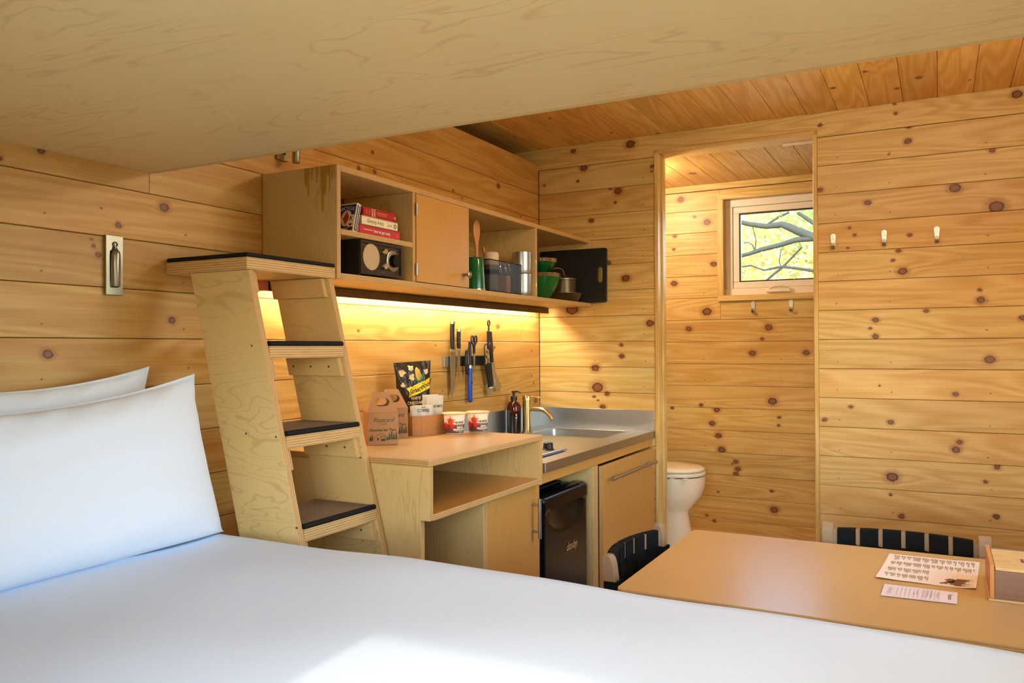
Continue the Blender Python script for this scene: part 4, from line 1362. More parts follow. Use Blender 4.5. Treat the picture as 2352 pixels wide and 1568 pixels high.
secs = [(0.20, -0.42, 0.275, 0.26, 0.150), (0.215, -0.42, 0.272, 0.26, 0.146), (0.30, -0.42, 0.247, 0.25, 0.128), (0.40, -0.42, 0.227, 0.24, 0.112), (0.455, -0.42, 0.219, 0.24, 0.106), (0.475, -0.42, 0.228, 0.24, 0.116),
        (0.510, -0.42, 0.262, 0.245, 0.144), (0.545, -0.42, 0.288, 0.25, 0.166), (0.590, -0.42, 0.304, 0.255, 0.180), (0.635, -0.42, 0.308, 0.258, 0.185), (0.652, -0.42, 0.306, 0.258, 0.184)]
MB().loft([ell(c, af, ab, b_, z) for z, c, af, ab, b_ in secs], 0, (True, True)).build('pedestal', ['cream'], to, world=True, angle=70)
MB().loft([ell(-0.42, 0.306, 0.25, 0.184, 0.657), ell(-0.42, 0.311, 0.252, 0.188, 0.661), ell(-0.42, 0.311, 0.252, 0.188, 0.672), ell(-0.42, 0.306, 0.25, 0.184, 0.676)], 0).build('seat', ['cream'], to, world=True, angle=70)
MB().loft([ell(-0.42, 0.302, 0.25, 0.181, 0.680), ell(-0.42, 0.308, 0.252, 0.186, 0.684), ell(-0.42, 0.306, 0.252, 0.184, 0.693), ell(-0.42, 0.285, 0.24, 0.165, 0.699), ell(-0.42, 0.16, 0.14, 0.09, 0.703)], 0).build('lid', ['cream'], to, world=True, angle=70)
for yy in (-0.668, -0.60):
    MB().box((0.30, yy - 0.010, 0.6525), (0.33, yy + 0.010, 0.6565)).build('bumper', ['white'], to, world=True)

def ceiling_lamp(label, loc, drop=0.14, r=0.055, glow='fillglow'):
    bl = thing('ceiling_lamp', label, 'lamp', loc, 0, 'globe ceiling lamps')
    MB().lathe([(0.045, -0.001), (0.045, -0.012), (0.012, -0.016), (0.008, -0.018), (0.008, -drop + r)], 24).build('base', ['white'], bl)
    MB().lathe([(r * math.sin(PI * i / 14) + 0.0005, -drop + r * math.cos(PI * i / 14)) for i in range(15)], 24).build('globe', [glow], bl)


ceiling_lamp('warm globe lamp on the bathroom ceiling above the toilet', (0.26, -0.36, 2.262), 0.10, glow='bathglow')
ceiling_lamp('added unseen globe lamp on the ceiling over the walkway side of the table', (-1.20, -1.40, 2.347))  # unseen globe, added to brighten the far wall and ceiling
ceiling_lamp('added unseen globe lamp on the ceiling at the window side of the table', (-1.20, -1.98, 2.347))  # second unseen globe, put in for the same warm fill

# ------------------------------------------------------------------ dining table
tb = thing('dining_table', 'varnished plywood dining table with rounded corners beside the bed', 'table', (-1.56, -1.75, 0))
MB().prism(rrect(-1.912, -2.41, -1.213, -1.128, 0.022), 2, 0.737, 0.755, 0, 1, grain=1).build('tabletop', ['tabletop', 'edge'], tb, world=True, bevel=0.0012, seg=1)
for lx, ly in ((-1.84, -1.26), (-1.29, -1.26), (-1.84, -2.32), (-1.29, -2.32)):
    MB().box((lx - 0.022, ly - 0.022, 0), (lx + 0.022, ly + 0.022, 0.7365)).build('leg', ['ply'], tb, world=True, bevel=0.003)
panel('apron', (-1.84, -1.27, 0.66), (-1.29, -1.252, 0.7365), 1, tb, grain=0)


# ------------------------------------------------------------------ chairs with woven straps
def make_chair(label):
    t = thing('dining_chair', label, 'chair')
    HW = 0.1915
    bow = lambda x: 0.045 * (1 - (x / HW) ** 2)
    for sgn in (-1, 1):
        lean = lambda z: 0.055 * (z / 0.79) ** 2 - 0.055
        loops = []
        zz = [0.0, 0.25, 0.45, 0.60, 0.70, 0.765, 0.780, 0.787, 0.790]
        shr = [0.80, 0.92, 1, 1, 1, 1, 0.90, 0.66, 0.3]
        for z, s_ in zip(zz, shr):
            y = lean(z)
            hx = 0.0165
            x = sgn * (HW + 0.0165)
            hy = 0.0165 * s_
            loops.append([(x - hx, y - hy, z), (x + hx, y - hy, z), (x + hx, y + hy, z), (x - hx, y + hy, z)])
        MB().loft(loops, 0, (True, True), True, False).build('leg', ['chairwood'], t, bevel=0.004, seg=2)
        MB().loft([[(sgn * 0.2 - 0.016, -0.43 - h, z), (sgn * 0.2 + 0.016, -0.43 - h, z), (sgn * 0.2 + 0.016, -0.43 + h, z), (sgn * 0.2 - 0.016, -0.43 + h, z)] for z, h in ((0, 0.012), (0.44, 0.017))], 0, (True, True), True, False).build('leg', ['chairwood'], t, bevel=0.003)
        MB().box((sgn * 0.205 - 0.012, -0.42, 0.40), (sgn * 0.205 + 0.012, -0.03, 0.435)).build('seat_rail', ['chairwood'], t, bevel=0.003)
    MB().box((-0.2, -0.445, 0.40), (0.2, -0.42, 0.435)).build('seat_rail', ['chairwood'], t, bevel=0.003)
    n = 16

    def rail(z0, z1, th, nm):
        loops = []
        for i in range(n + 1):
            x = -HW + 2 * HW * i / n
            y = bow(x) - 0.004
            loops.append([(x, y - th / 2, z0), (x, y + th / 2, z0), (x, y + th / 2, z1), (x, y - th / 2, z1)])
        MB().loft(loops, 0, (True, True), True, False).build(nm, ['chairwood'], t)
    rail(0.727, 0.772, 0.020, 'top_rail')
    rail(0.44, 0.475, 0.018, 'lower_rail')
    sw = 0.050
    pitch = (2 * HW - 0.012) / 6
    for k in range(6):
        xc = -HW + 0.006 + pitch * (k + 0.5)
        xa, xb = xc - sw / 2, xc + sw / 2
        over = (k % 2 == 0)
        # loop around the top rail, running down front and back
        path = [(-0.0165, 0.47), (-0.0165, 0.55), (-0.0165, 0.64), (-0.0165 - (0.004 if over else -0.003), 0.70), (-0.0160, 0.728), (-0.0160, 0.7715), (-0.0145, 0.7745), (-0.006, 0.7760), (0.0025, 0.7745), (0.0085, 0.7715), (0.0085, 0.725), (0.0085, 0.60), (0.0085, 0.47)]
        outer = [(a, z) for a, z in path]
        loops = []
        for x in (xa, (xa + xb) / 2, xb):
            loops.append([(x, bow(x) + a, z) for a, z in outer])
        mb = MB().loft(loops, 0, (False, False), False, False)
        mb.build('strap', ['webbing'], t, solid=0.0018)
    for k in range(4):
        zc = 0.703 - k * 0.062
        loops = []
        m_ = 24
        for i in range(m_ + 1):
            x = -HW - 0.036 + (2 * HW + 0.072) * i / m_
            q = (x + HW - 0.006) / pitch
            wv_ = 0.0
            if 0 <= q < 6:
                wv_ = 0.0042 * (1 if (int(q) + k) % 2 else -1)
            y = bow(max(-HW, min(HW, x))) - 0.0165 + wv_
            if abs(x) > HW:
                y = -0.0225 + (-0.055 + 0.055 * (zc / 0.79) ** 2) + 0.003
            loops.append([(x, y, zc - 0.022), (x, y, zc + 0.022)])
        MB().loft(loops, 0, (False, False), False, False).build('strap', ['webbing'], t, solid=0.0018)
        for sgn in (-1, 1):
            yl = -0.055 + 0.055 * (zc / 0.79) ** 2
            x = sgn * (HW + 0.0165)
            h = 0.0180
            MB().loft([[(x - h, yl - h, z), (x + h, yl - h, z), (x + h, yl + h, z), (x - h, yl + h, z)] for z in (zc - 0.022, zc + 0.022)], 0, (True, True), True, False).build('strap_wrap', ['webbing'], t)
    for k in range(7):
        x = -0.165 + k * 0.055
        MB().box((x - 0.022, -0.44, 0.4355), (x + 0.022, -0.01, 0.4385)).build('seat_strap', ['webbing'], t)
    for k in range(7):
        y = -0.40 + k * 0.058
        MB().box((-0.2, y - 0.022, 0.4390), (0.2, y + 0.022, 0.4415)).build('seat_strap', ['webbing'], t)
    return t


ch1 = make_chair('strap-back dining chair at the table end facing the fridge')
ch1.location = (-1.545, -1.050, 0)
ch1['group'] = 'dining chairs at the plywood table'
ch2 = copy_tree(ch1)
ch2['label'] = 'strap-back dining chair between the table and the hook wall'
ch2.location = (-1.085, -1.717, 0)
ch2.rotation_euler = (0, 0, -PI / 2)

# ------------------------------------------------------------------ things on the table
pp = thing('printed_sheet', 'cream printed info sheet with a brown tree drawing on the table', 'paper', (-1.40, -1.785, 0.7555))
PC = [Vector((-1.267, -1.690, 0)), Vector((-1.544, -1.672, 0)), Vector((-1.540, -1.888, 0)), Vector((-1.266, -1.906, 0))]   # far-left, near-left, near-right, far-right


def sheet_pt(u, v, h=0.0):
    """u 0..1 from left to right, v 0..1 from near to far"""
    p = (PC[1] * (1 - u) + PC[2] * u) * (1 - v) + (PC[0] * (1 - u) + PC[3] * u) * v
    curl = 0.004 * max(0, 0.25 - u) * max(0, 0.5 - v) * 8 + 0.0015 * max(0, math.sin(v * 9 + u * 5)) * (abs(v - .5) * 2) ** 2 + 0.006 * max(0, u - 0.85) * max(0, 0.6 - v) * 8
    return Vector((p.x, p.y, 0.7557 + curl + h))


def grid_sheet(fn, n, m_, th):
    vs = [fn(i / n, j / m_) for i in range(n + 1) for j in range(m_ + 1)]
    k = len(vs)
    vs += [v - Vector((0, 0, th)) for v in vs]
    fs = []
    for i in range(n):
        for j in range(m_):
            a = i * (m_ + 1) + j
            f = (a, a + m_ + 1, a + m_ + 2, a + 1)
            fs += [f, tuple(q + k for q in f[::-1])]
    return MB().add(vs, fs, 0, None, True)


grid_sheet(sheet_pt, 16, 20, 0.0002).build('sheet', ['paper'], pp, world=True, recalc=False)
# printed columns: text runs along the long side of the sheet
tx = MB()
rp = random.Random(11)


def quad(u0, v0, u1, v1, mb=tx, h=0.0006):
    mb.add([sheet_pt(u0, v0, h), sheet_pt(u1, v0, h), sheet_pt(u1, v1, h), sheet_pt(u0, v1, h)], [(0, 1, 2, 3)])


for ci, (va, vb) in enumerate(((0.74, 0.95), (0.52, 0.70), (0.30, 0.47), (0.08, 0.25))):
    u = 0.07
    umax = 0.95 if ci < 2 else 0.52
    while u < umax:
        nl = rp.randint(2, 7)
        quad(u, vb - 0.075, u + 0.009, vb)
        u += 0.018
        for _ in range(nl):
            if u > umax:
                break
            quad(u, vb - (vb - va) * rp.uniform(0.55, 0.95), u + 0.0042, vb)
            u += 0.0105
        u += 0.014
tx.build('printed_text', ['ink_brown'], pp, world=True, recalc=False)['kind'] = 'stuff'
dw = MB()
for (uu, vv, su, sv) in ((0.80, 0.13, 0.075, 0.075), (0.74, 0.20, 0.05, 0.07), (0.84, 0.22, 0.07, 0.06), (0.70, 0.11, 0.03, 0.03), (0.66, 0.085, 0.02, 0.018)):
    pts = [sheet_pt(uu + su * (1 + 0.25 * math.sin(5 * a)) * math.cos(a), vv + sv * (1 + 0.2 * math.sin(7 * a)) * math.sin(a), 0.0007) for a in [2 * PI * i / 26 for i in range(26)]]
    dw.add(pts, [tuple(range(26))])
for vv in (0.06, 0.125, 0.22, 0.27):
    pts = []
    for i in range(9):
        pts.append(sheet_pt(0.80 + 0.02 * i, vv + (0.022 - 0.0024 * i) * (1 if i % 2 == 0 else 0.5), 0.0008))
    for i in range(8, -1, -1):
        pts.append(sheet_pt(0.80 + 0.02 * i, vv - (0.022 - 0.0024 * i) * (1 if i % 2 == 0 else 0.5), 0.0008))
    dw.add(pts, [tuple(range(len(pts)))])
dw.build('drawing', ['ink_brown'], pp, world=True, recalc=False)

nc = thing('note_card', 'narrow pinkish ruled note card on the table beside the printed sheet', 'card', (-1.64, -1.77, 0.7555))
QC = [Vector((-1.590, -1.695, 0)), Vector((-1.692, -1.692, 0)), Vector((-1.684, -1.846, 0)), Vector((-1.589, -1.849, 0))]


def card_pt(u, v, h=0.0):
    p = (QC[1] * (1 - u) + QC[2] * u) * (1 - v) + (QC[0] * (1 - u) + QC[3] * u) * v
    return Vector((p.x, p.y, 0.7572 + h))


grid_sheet(card_pt, 2, 2, 0.0014).build('card', ['paper_pink'], nc, world=True, recalc=False)
ln = MB()
for k in range(11):
    u = 0.20 + k * 0.056
    ln.add([card_pt(u, 0.12, 0.0004), card_pt(u + 0.003, 0.12, 0.0004), card_pt(u + 0.003, 0.88, 0.0004), card_pt(u, 0.88, 0.0004)], [(0, 1, 2, 3)])
ln.build('rules', ['ink_brown'], nc, world=True, recalc=False)
sc = MB()
rp = random.Random(5)


def scribble(u, v0, v1, amp, n):
    pts = []
    for i in range(n):
        q = i / (n - 1)
        pts.append((u + amp * math.sin(i * 2.1 + u * 60) + rp.uniform(-.004, .004), v0 + (v1 - v0) * q))
    for a, b_ in zip(pts[:-1], pts[1:]):
        sc.add([card_pt(a[0] - .0022, a[1], .0005), card_pt(a[0] + .0022, a[1], .0005), card_pt(b_[0] + .0022, b_[1], .0005), card_pt(b_[0] - .0022, b_[1], .0005)], [(0, 1, 2, 3)])


for u, v0, v1 in ((0.74, 0.75, 0.3), (0.66, 0.85, 0.25), (0.61, 0.85, 0.3), (0.56, 0.85, 0.2), (0.47, 0.8, 0.35), (0.43, 0.6, 0.35)):
    scribble(u, v0, v1, 0.012, 26)
sc.build('handwriting', ['ink'], nc, world=True, recalc=False)['kind'] = 'stuff'
sc = MB()
scribble(0.09, 0.8, 0.2, 0.03, 34)
scribble(0.11, 0.75, 0.25, 0.02, 30)
sc.build('doodle', ['ink'], nc, world=True, recalc=False)['kind'] = 'stuff'
textmesh('lettering', 'Postcard', 0.013, 'ink', nc, lambda x, y: card_pt(0.905 + y / 0.154, 0.5 - x / 0.10, 0.0005), world=True, shear=0.3)

bx_ = thing('wooden_box', 'two-tone wooden box with inset lid at the wall side of the table', 'box', (-1.505, -2.05, 0.7555))
z0_, z1_ = 0.7556, 0.834
MB().box((-1.612, -1.9215, z0_ + 0.004), (-1.402, -1.9125, z1_)).build('end_panel', ['wood'], bx_, world=True, bevel=0.001)
MB().box((-1.612, -2.20, z0_ + 0.004), (-1.402, -2.191, z1_)).build('end_panel', ['wood'], bx_, world=True, bevel=0.001)
MB().box((-1.609, -2.1905, z0_ + 0.004), (-1.601, -1.922, z1_ - 0.012)).build('front_panel', ['walnut'], bx_, world=True, bevel=0.001)
MB().box((-1.413, -2.1905, z0_ + 0.004), (-1.405, -1.922, z1_ - 0.004)).build('back_panel', ['walnut'], bx_, world=True, bevel=0.001)
MB().box((-1.617, -2.205, z0_), (-1.397, -1.910, z0_ + 0.0038)).build('base', ['ply'], bx_, world=True)
lid = MB().box((-1.608, -2.190, z1_ - 0.0115), (-1.414, -1.9235, z1_ - 0.0055)).build('lid', ['ply'], bx_, world=True, bevel=0.001)
MB().prism(rrect(-1.603, -2.03, -1.594, -1.985, 0.004), 2, z1_ - 0.0054, z1_ - 0.0049).build('finger_slot', ['walnut'], lid, world=True)
lm = MB()
for yk, la in ((-1.982, 0.036), (-1.994, 0.028), (-2.008, 0.040), (-2.020, 0.030)):
    n_ = int(la / 0.005)
    for i in range(n_):
        xx = -1.515 - la / 2 + i * 0.005
        lm.add([(xx, yk - 0.003, z1_ - 0.0051), (xx + 0.0034, yk - 0.003, z1_ - 0.0051), (xx + 0.0034, yk + 0.003, z1_ - 0.0051), (xx, yk + 0.003, z1_ - 0.0051)], [(0, 1, 2, 3)])
lm.build('lid_print', ['ink_brown'], lid, world=True, recalc=False)

# ------------------------------------------------------------------ things in the wall cabinet
CF = 1.5485      # cabinet floor
SH = 1.6765      # upper shelf

ra = thing('table_radio', 'dark wooden table radio with round beige speaker in the wall cabinet', 'radio', (-1.707, -0.22, CF))
X0, X1, YR, Z0, Z1 = -1.812, -1.602, -0.284, CF + 0.006, CF + 0.1085
MB().box((X0, YR, Z0), (X1, YR + 0.12, Z1)).build('case', ['black'], ra, world=True, bevel=0.002)
mbf = MB()
wf = 0.008
for a, b_ in (((X0, YR - 0.006, Z0), (X1, YR - 0.0002, Z0 + wf)), ((X0, YR - 0.006, Z1 - wf), (X1, YR - 0.0002, Z1)), ((X0, YR - 0.006, Z0 + wf), (X0 + wf, YR - 0.0002, Z1 - wf)), ((X1 - wf, YR - 0.006, Z0 + wf), (X1, YR - 0.0002, Z1 - wf))):
    mbf.box(a, b_)
mbf.build('front_frame', ['radioface'], ra, world=True)
MB().box((X0 + wf, YR - 0.0015, Z0 + wf), (X1 - wf, YR - 0.0003, Z1 - wf)).build('front_plate', ['radioface'], ra, world=True)
for xx in (X0 + 0.02, X1 - 0.02):
    for yy in (YR + 0.02, YR + 0.10):
        MB().cyl((xx, yy, CF + 0.0002), (xx, yy, Z0), 0.008, n=12).build('foot', ['black'], ra, world=True)
RX = Matrix.Rotation(PI / 2, 4, 'X')


def dial(name, mat, x, z, prof, n=32):
    return MB().lathe(prof, n, X=Matrix.Translation((x, YR - 0.0016, z)) @ RX).build(name, [mat], ra, world=True)


ZC = (Z0 + Z1) / 2 + 0.001
dial('speaker', 'grille', X0 + 0.055, ZC + 0.002, [(0.0405, 0), (0.0405, 0.0012), (0.039, 0.002)])
dial('knob', 'chrome', X0 + 0.114, ZC + 0.024, [(0.009, 0), (0.009, 0.013), (0.0082, 0.0142)])
dial('knob', 'chrome', X0 + 0.114, ZC - 0.022, [(0.009, 0), (0.009, 0.013), (0.0082, 0.0142)])
dial('tuning_ring', 'nickel', X0 + 0.163, ZC - 0.001, [(0.0335, 0), (0.0335, 0.003), (0.031, 0.004)])
dial('tuning_knob', 'black_gloss', X0 + 0.163, ZC - 0.001, [(0.0205, 0.004), (0.0205, 0.018), (0.019, 0.0195)])
textmesh('lettering', 'Tivoli Audio', 0.0058, 'nickel', ra, plane_fn((X0 + 0.027, YR - 0.0018, Z1 - 0.0145), (1, 0, 0), (0, 0, 1)), world=True)
textmesh('lettering', 'MODEL ONE', 0.0045, 'nickel', ra, plane_fn((X0 + 0.113, YR - 0.0018, Z0 + 0.012), (1, 0, 0), (0, 0, 1)), world=True)
tk = MB()
for i in range(11):
    a = math.radians(-40 + i * 26)
    x, z = X0 + 0.163 + 0.040 * math.cos(a), ZC - 0.001 + 0.040 * math.sin(a)
    if z < Z1 - 0.010 and x < X1 - 0.010 and z > Z0 + 0.010:
        tk.box((x - 0.0012, YR - 0.0018, z - 0.0008), (x + 0.0012, YR - 0.00155, z + 0.0008))
tk.build('dial_marks', ['nickel'], ra, world=True)


def book(label, x0, x1, y0, depth, z0, th, cover, pages, rz=0.0, rnd=0.0):
    c = Vector(((x0 + x1) / 2, y0 + depth / 2, z0))
    t = thing('book', label, 'book', c, rz, 'books stacked on the cabinet shelf')
    w, d = (x1 - x0) / 2, depth / 2
    ct_ = 0.0024
    MB().box((-w, -d, 0.0), (w, d, ct_)).build('cover', [cover], t, bevel=0.0006, seg=1)
    MB().box((-w, -d, th - ct_), (w, d, th)).build('cover', [cover], t, bevel=0.0006, seg=1)
    n = 8
    lp0, lp1 = [], []
    pts = [(-d + 0.003, ct_ * 0.5)] + [(-d - rnd * math.sin(PI * i / n), th * i / n * 0.998 + 0.0003) for i in range(n + 1)] + [(-d + 0.003, th - ct_ * 0.5)]
    MB().prism(pts, 0, -w, w, 0).build('spine', [cover], t)
    MB().box((-w + 0.003, -d + 0.002, ct_), (w - 0.003, d - 0.003, th - ct_)).build('page_block', [pages], t)
    return t, w, d, th


bk1, w, d, th = book('thin red book with white title, lowest in the stack above the radio', -1.808, -1.606, -0.283, 0.15, SH, 0.0275, 'red2', 'pages')
textmesh('title', 'how to get away', 0.0145, 'white', bk1, plane_fn((0.008, -d - 0.0008, th * 0.5), (1, 0, 0), (0, 0, 1)), sx=0.85, bold=0.0002)
tl = MB()
for i in range(11):
    tl.box((-0.083 + i * 0.0042, -d - 0.0008, th * 0.47), (-0.0802 + i * 0.0042, -d - 0.0006, th * 0.47 + 0.0028))
tl.build('small_print', ['bookwhite'], bk1)
MB().tube([(0.088 + 0.005 * math.cos(a), -d - 0.0006, th * 0.5 + 0.005 * math.sin(a)) for a in [2 * PI * i / 16 for i in range(16)]], 0.0004, 5, closed=True).build('emblem', ['bookwhite'], bk1)
z2 = SH + th + 0.0003
bk2, w, d, th2 = book('cream book with handwritten title in the middle of the stack above the radio', -1.797, -1.616, -0.282, 0.14, z2, 0.0275, 'bookwhite', 'packet')
textmesh('title', 'Getting Away', 0.0185, 'ink', bk2, plane_fn((-0.024, -d - 0.0008, th2 * 0.53), (1, 0, 0), (0, 0, 1)), sx=0.80, shear=0.12, bold=-0.0003)
textmesh('author', 'Jon Staff', 0.0085, 'ink', bk2, plane_fn((0.047, -d - 0.0008, th2 * 0.45), (1, 0, 0), (0, 0, 1)), sx=0.8, shear=0.25)
MB().tube([(0.077 + 0.005 * math.cos(a), -d - 0.0006, th2 * 0.5 + 0.0065 * math.sin(a)) for a in [2 * PI * i / 16 for i in range(16)]], 0.0011, 5, closed=True).build('emblem', ['ink'], bk2)
z3 = z2 + th2 + 0.0003
bk3, w, d, th3 = book('rounded dark red book with brown pages on top of the stack above the radio', -1.786, -1.618, -0.276, 0.12, z3, 0.0290, 'red', 'pages_brown', 0.0, 0.004)
fnr = lambda cx, cz, rot=False: (lambda x, y: Vector((cx + (y if rot else x), -d - 0.0046, cz + (-x if rot else y))))
textmesh('title', 'CARD', 0.0092, 'bookwhite', bk3, fnr(-0.031, th3 * 0.5, True), bold=0.0002)
textmesh('title', 'GAMES', 0.0080, 'bookwhite', bk3, fnr(-0.042, th3 * 0.5, True), bold=0.0002)
tl = MB()
for i in range(13):
    tl.box((-0.018 + i * 0.0040, -d - 0.0046, th3 * 0.55), (-0.0155 + i * 0.0040, -d - 0.0044, th3 * 0.55 + 0.0032))
for i in range(12):
    tl.box((-0.016 + i * 0.0040, -d - 0.0046, th3 * 0.36), (-0.0135 + i * 0.0040, -d - 0.0044, th3 * 0.36 + 0.0022))
for xx in (-0.070, -0.056):
    for i in range(7):
        tl.box((xx, -d - 0.0044, 0.006 + i * 0.0026), (xx + 0.002, -d - 0.0042, 0.0078 + i * 0.0026))
tl.build('small_print', ['corn'], bk3)
textmesh('emblem', '&', 0.013, 'bookwhite', bk3, fnr(0.074, th3 * 0.5, True), shear=0.3)

cdx = thing('card_box', 'blue box of playing cards leaning on the book stack', 'card box', (-1.838, -0.245, SH))
tilt = Matrix.Translation((0.012, 0, 0.0012)) @ Matrix.Rotation(math.radians(15), 4, 'Y')
W2, D2, H2 = 0.0095, 0.033, 0.090


def tb_(a, b_, nm, mats, bev=0.0006):
    o = MB().box(a, b_).build(nm, mats, cdx, bevel=bev, seg=1)
    o.matrix_local = tilt
    return o


tb_((-W2, -D2, 0.0), (W2, D2, H2), 'carton', ['bookwhite'])
tb_((-W2 - 0.0004, -D2 + 0.003, 0.003), (-W2 - 0.0001, D2 - 0.003, H2 - 0.004), 'face_print', ['cardblue'], 0)
tb_((-W2 + 0.003, -D2 - 0.0004, 0.004), (W2 - 0.003, -D2 - 0.0001, H2 - 0.005), 'edge_print', ['cardblue'], 0)
lam = MB()
n_ = 24
lam.add([(-W2 - 0.0006, 0.020 * math.cos(2 * PI * i / n_), 0.042 + 0.026 * math.sin(2 * PI * i / n_)) for i in range(n_)], [tuple(range(n_))])
o = lam.build('medallion', ['bookwhite'], cdx)
o.matrix_local = tilt
lam = MB().add([(-W2 - 0.0008, 0.0, 0.064), (-W2 - 0.0008, -0.013, 0.042), (-W2 - 0.0008, 0.0, 0.020), (-W2 - 0.0008, 0.013, 0.042)], [(0, 1, 2, 3)])
o = lam.build('diamond', ['cardred'], cdx)
o.matrix_local = tilt
lam = MB().box((-W2 - 0.0011, -0.030, 0.013), (-W2 - 0.0008, -0.010, 0.052))
o = lam.build('king_card', ['bookwhite'], cdx)
o.matrix_local = tilt
for s_, z_, sz in (('K', 0.040, 0.020),):
    o = textmesh('lettering', s_, sz, 'ink', cdx, lambda x, y, z_=z_: Vector((-W2 - 0.0013, -0.020 - x, z_ + y)), bold=0.0004)
    o.matrix_local = tilt
sp_ = []
for i in range(28):
    a = 2 * PI * i / 28
    r_ = 0.0052 * (1 - 0.55 * math.sin(a) * 0) * (0.75 + 0.25 * abs(math.cos(a * 1.0)))
    sp_.append((-W2 - 0.0013, -0.020 - 0.0062 * math.sin(a) ** 3, 0.021 - 0.0006 * (13 * math.cos(a) - 5 * math.cos(2 * a) - 2 * math.cos(3 * a) - math.cos(4 * a)) * -0.45))
o = MB().add(sp_, [tuple(range(28))]).box((-W2 - 0.0013, -0.0206, 0.0125), (-W2 - 0.0012, -0.0194, 0.018)).build('spade', ['ink'], cdx)
o.matrix_local = tilt
o = textmesh('lettering', 'BICYCLE', 0.0155, 'white', cdx, lambda x, y: Vector((-W2 - 0.0007, -x, 0.074 + y - 4.5 * x * x)), sx=0.86)
o.matrix_local = tilt
o = textmesh('lettering', 'JUMBO', 0.0095, 'white', cdx, lambda x, y: Vector((-W2 - 0.0007, -x, 0.0075 + y)))
o.matrix_local = tilt
tl = MB()
for i in range(26):
    tl.box((-0.0022, -D2 - 0.0006, 0.008 + i * 0.003), (0.0022, -D2 - 0.0004, 0.0098 + i * 0.003))
o = tl.build('small_print', ['bookwhite'], cdx)
o.matrix_local = tilt


# green enamel tumblers turned upside down
def tumbler(label, x, y, r, h):
    t = thing('enamel_tumbler', label, 'cup', (x, y, CF + 0.0002), 0, 'green enamel tumblers in the wall cabinet')
    MB().lathe([(r, 0.004), (r * 0.93, h * 0.5), (r * 0.86, h - 0.012), (r * 0.82, h - 0.003), (r * 0.76, h), (r * 0.3, h + 0.0005)], 36).build('body', ['green'], t, angle=60)
    MB().lathe([(r + 0.0010, 0.0), (r + 0.0018, 0.0025), (r + 0.0008, 0.005)], 36).build('rim', ['chrome'], t)
    return t


tumbler('glossy green enamel tumbler upside down half behind the cabinet door', -1.150, -0.185, 0.041, 0.130)
tumbler('glossy green enamel tumbler upside down in front of the wooden spoon', -1.078, -0.248, 0.0435, 0.125)

ws_ = thing('wooden_spoon', 'wooden spoon standing upright behind the green tumblers', 'spoon', (-0.975, -0.200, CF + 0.002))
loops = []
for z, hw, ht, dy in ((0.003, 0.006, 0.005, 0), (0.10, 0.0066, 0.005, 0), (0.175, 0.0085, 0.0055, 0), (0.200, 0.014, 0.006, 0.001), (0.222, 0.0225, 0.006, 0.003), (0.245, 0.0265, 0.006, 0.004), (0.265, 0.0245, 0.0055, 0.003), (0.280, 0.0165, 0.005, 0.001), (0.2865, 0.007, 0.004, 0)):
    l_ = []
    for i in range(14):
        a = 2 * PI * i / 14
        yy = ht * math.sin(a)
        if math.sin(a) < 0 and hw > 0.012:
            yy = -ht * 0.2 + dy * (1 - abs(math.cos(a)))
        l_.append((hw * math.cos(a), yy, z))
    loops.append(l_)
MB().loft(loops, 0).build('spoon', ['wood'], ws_, angle=60)

tw = thing('rolled_towel', 'rolled beige and grey kitchen towel standing in the cabinet', 'towel', (-0.930, -0.238, CF + 0.002))
MB().lathe([(0.0285, 0.0005), (0.030, 0.01), (0.030, 0.110), (0.0305, 0.1105)], 26).build('grey_roll', ['towelgrey'], tw, angle=60)
MB().lathe([(0.0307, 0.108), (0.0318, 0.115), (0.0318, 0.152), (0.029, 0.159), (0.019, 0.161), (0.012, 0.157)], 26).build('beige_roll', ['towel'], tw, angle=60)
MB().lathe([(0.0312, 0.070), (0.0318, 0.073), (0.0318, 0.086), (0.0312, 0.089)], 26, cap=(False, False)).build('band', ['webbing'], tw)

bsk = thing('wire_basket', 'black wire mesh basket with cutlery in the wall cabinet', 'basket', (-0.82, -0.20, CF))
bx0, bx1, by0, by1, bh = -1.020, -0.755, -0.284, -0.165, 0.124
for a in (CF + 0.003, CF + bh):
    MB().tube([(bx0, by0, a), (bx1, by0, a), (bx1, by1, a), (bx0, by1, a)], 0.0022, 8, closed=True).build('rim_wire' if a > CF + .05 else 'base_wire', ['black'], bsk, world=True)
ms = MB()
for a, b_, c_, d_ in (((bx0, by0), (bx1, by0), 0, 0), ((bx1, by0), (bx1, by1), 0, 0), ((bx1, by1), (bx0, by1), 0, 0), ((bx0, by1), (bx0, by0), 0, 0)):
    ms.add([(a[0], a[1], CF + 0.003), (b_[0], b_[1], CF + 0.003), (b_[0], b_[1], CF + bh), (a[0], a[1], CF + bh)], [(0, 1, 2, 3)])
ms.build('mesh_sides', ['mesh'], bsk, world=True, recalc=False)
MB().box((bx0, by0, CF + 0.0004), (bx1, by1, CF + 0.0014)).build('base', ['black'], bsk, world=True)
MB().box((-0.868, by0 + 0.008, CF + 0.002), (-0.835, by1 - 0.008, CF + 0.072)).build('divider', ['wood'], bsk, world=True)


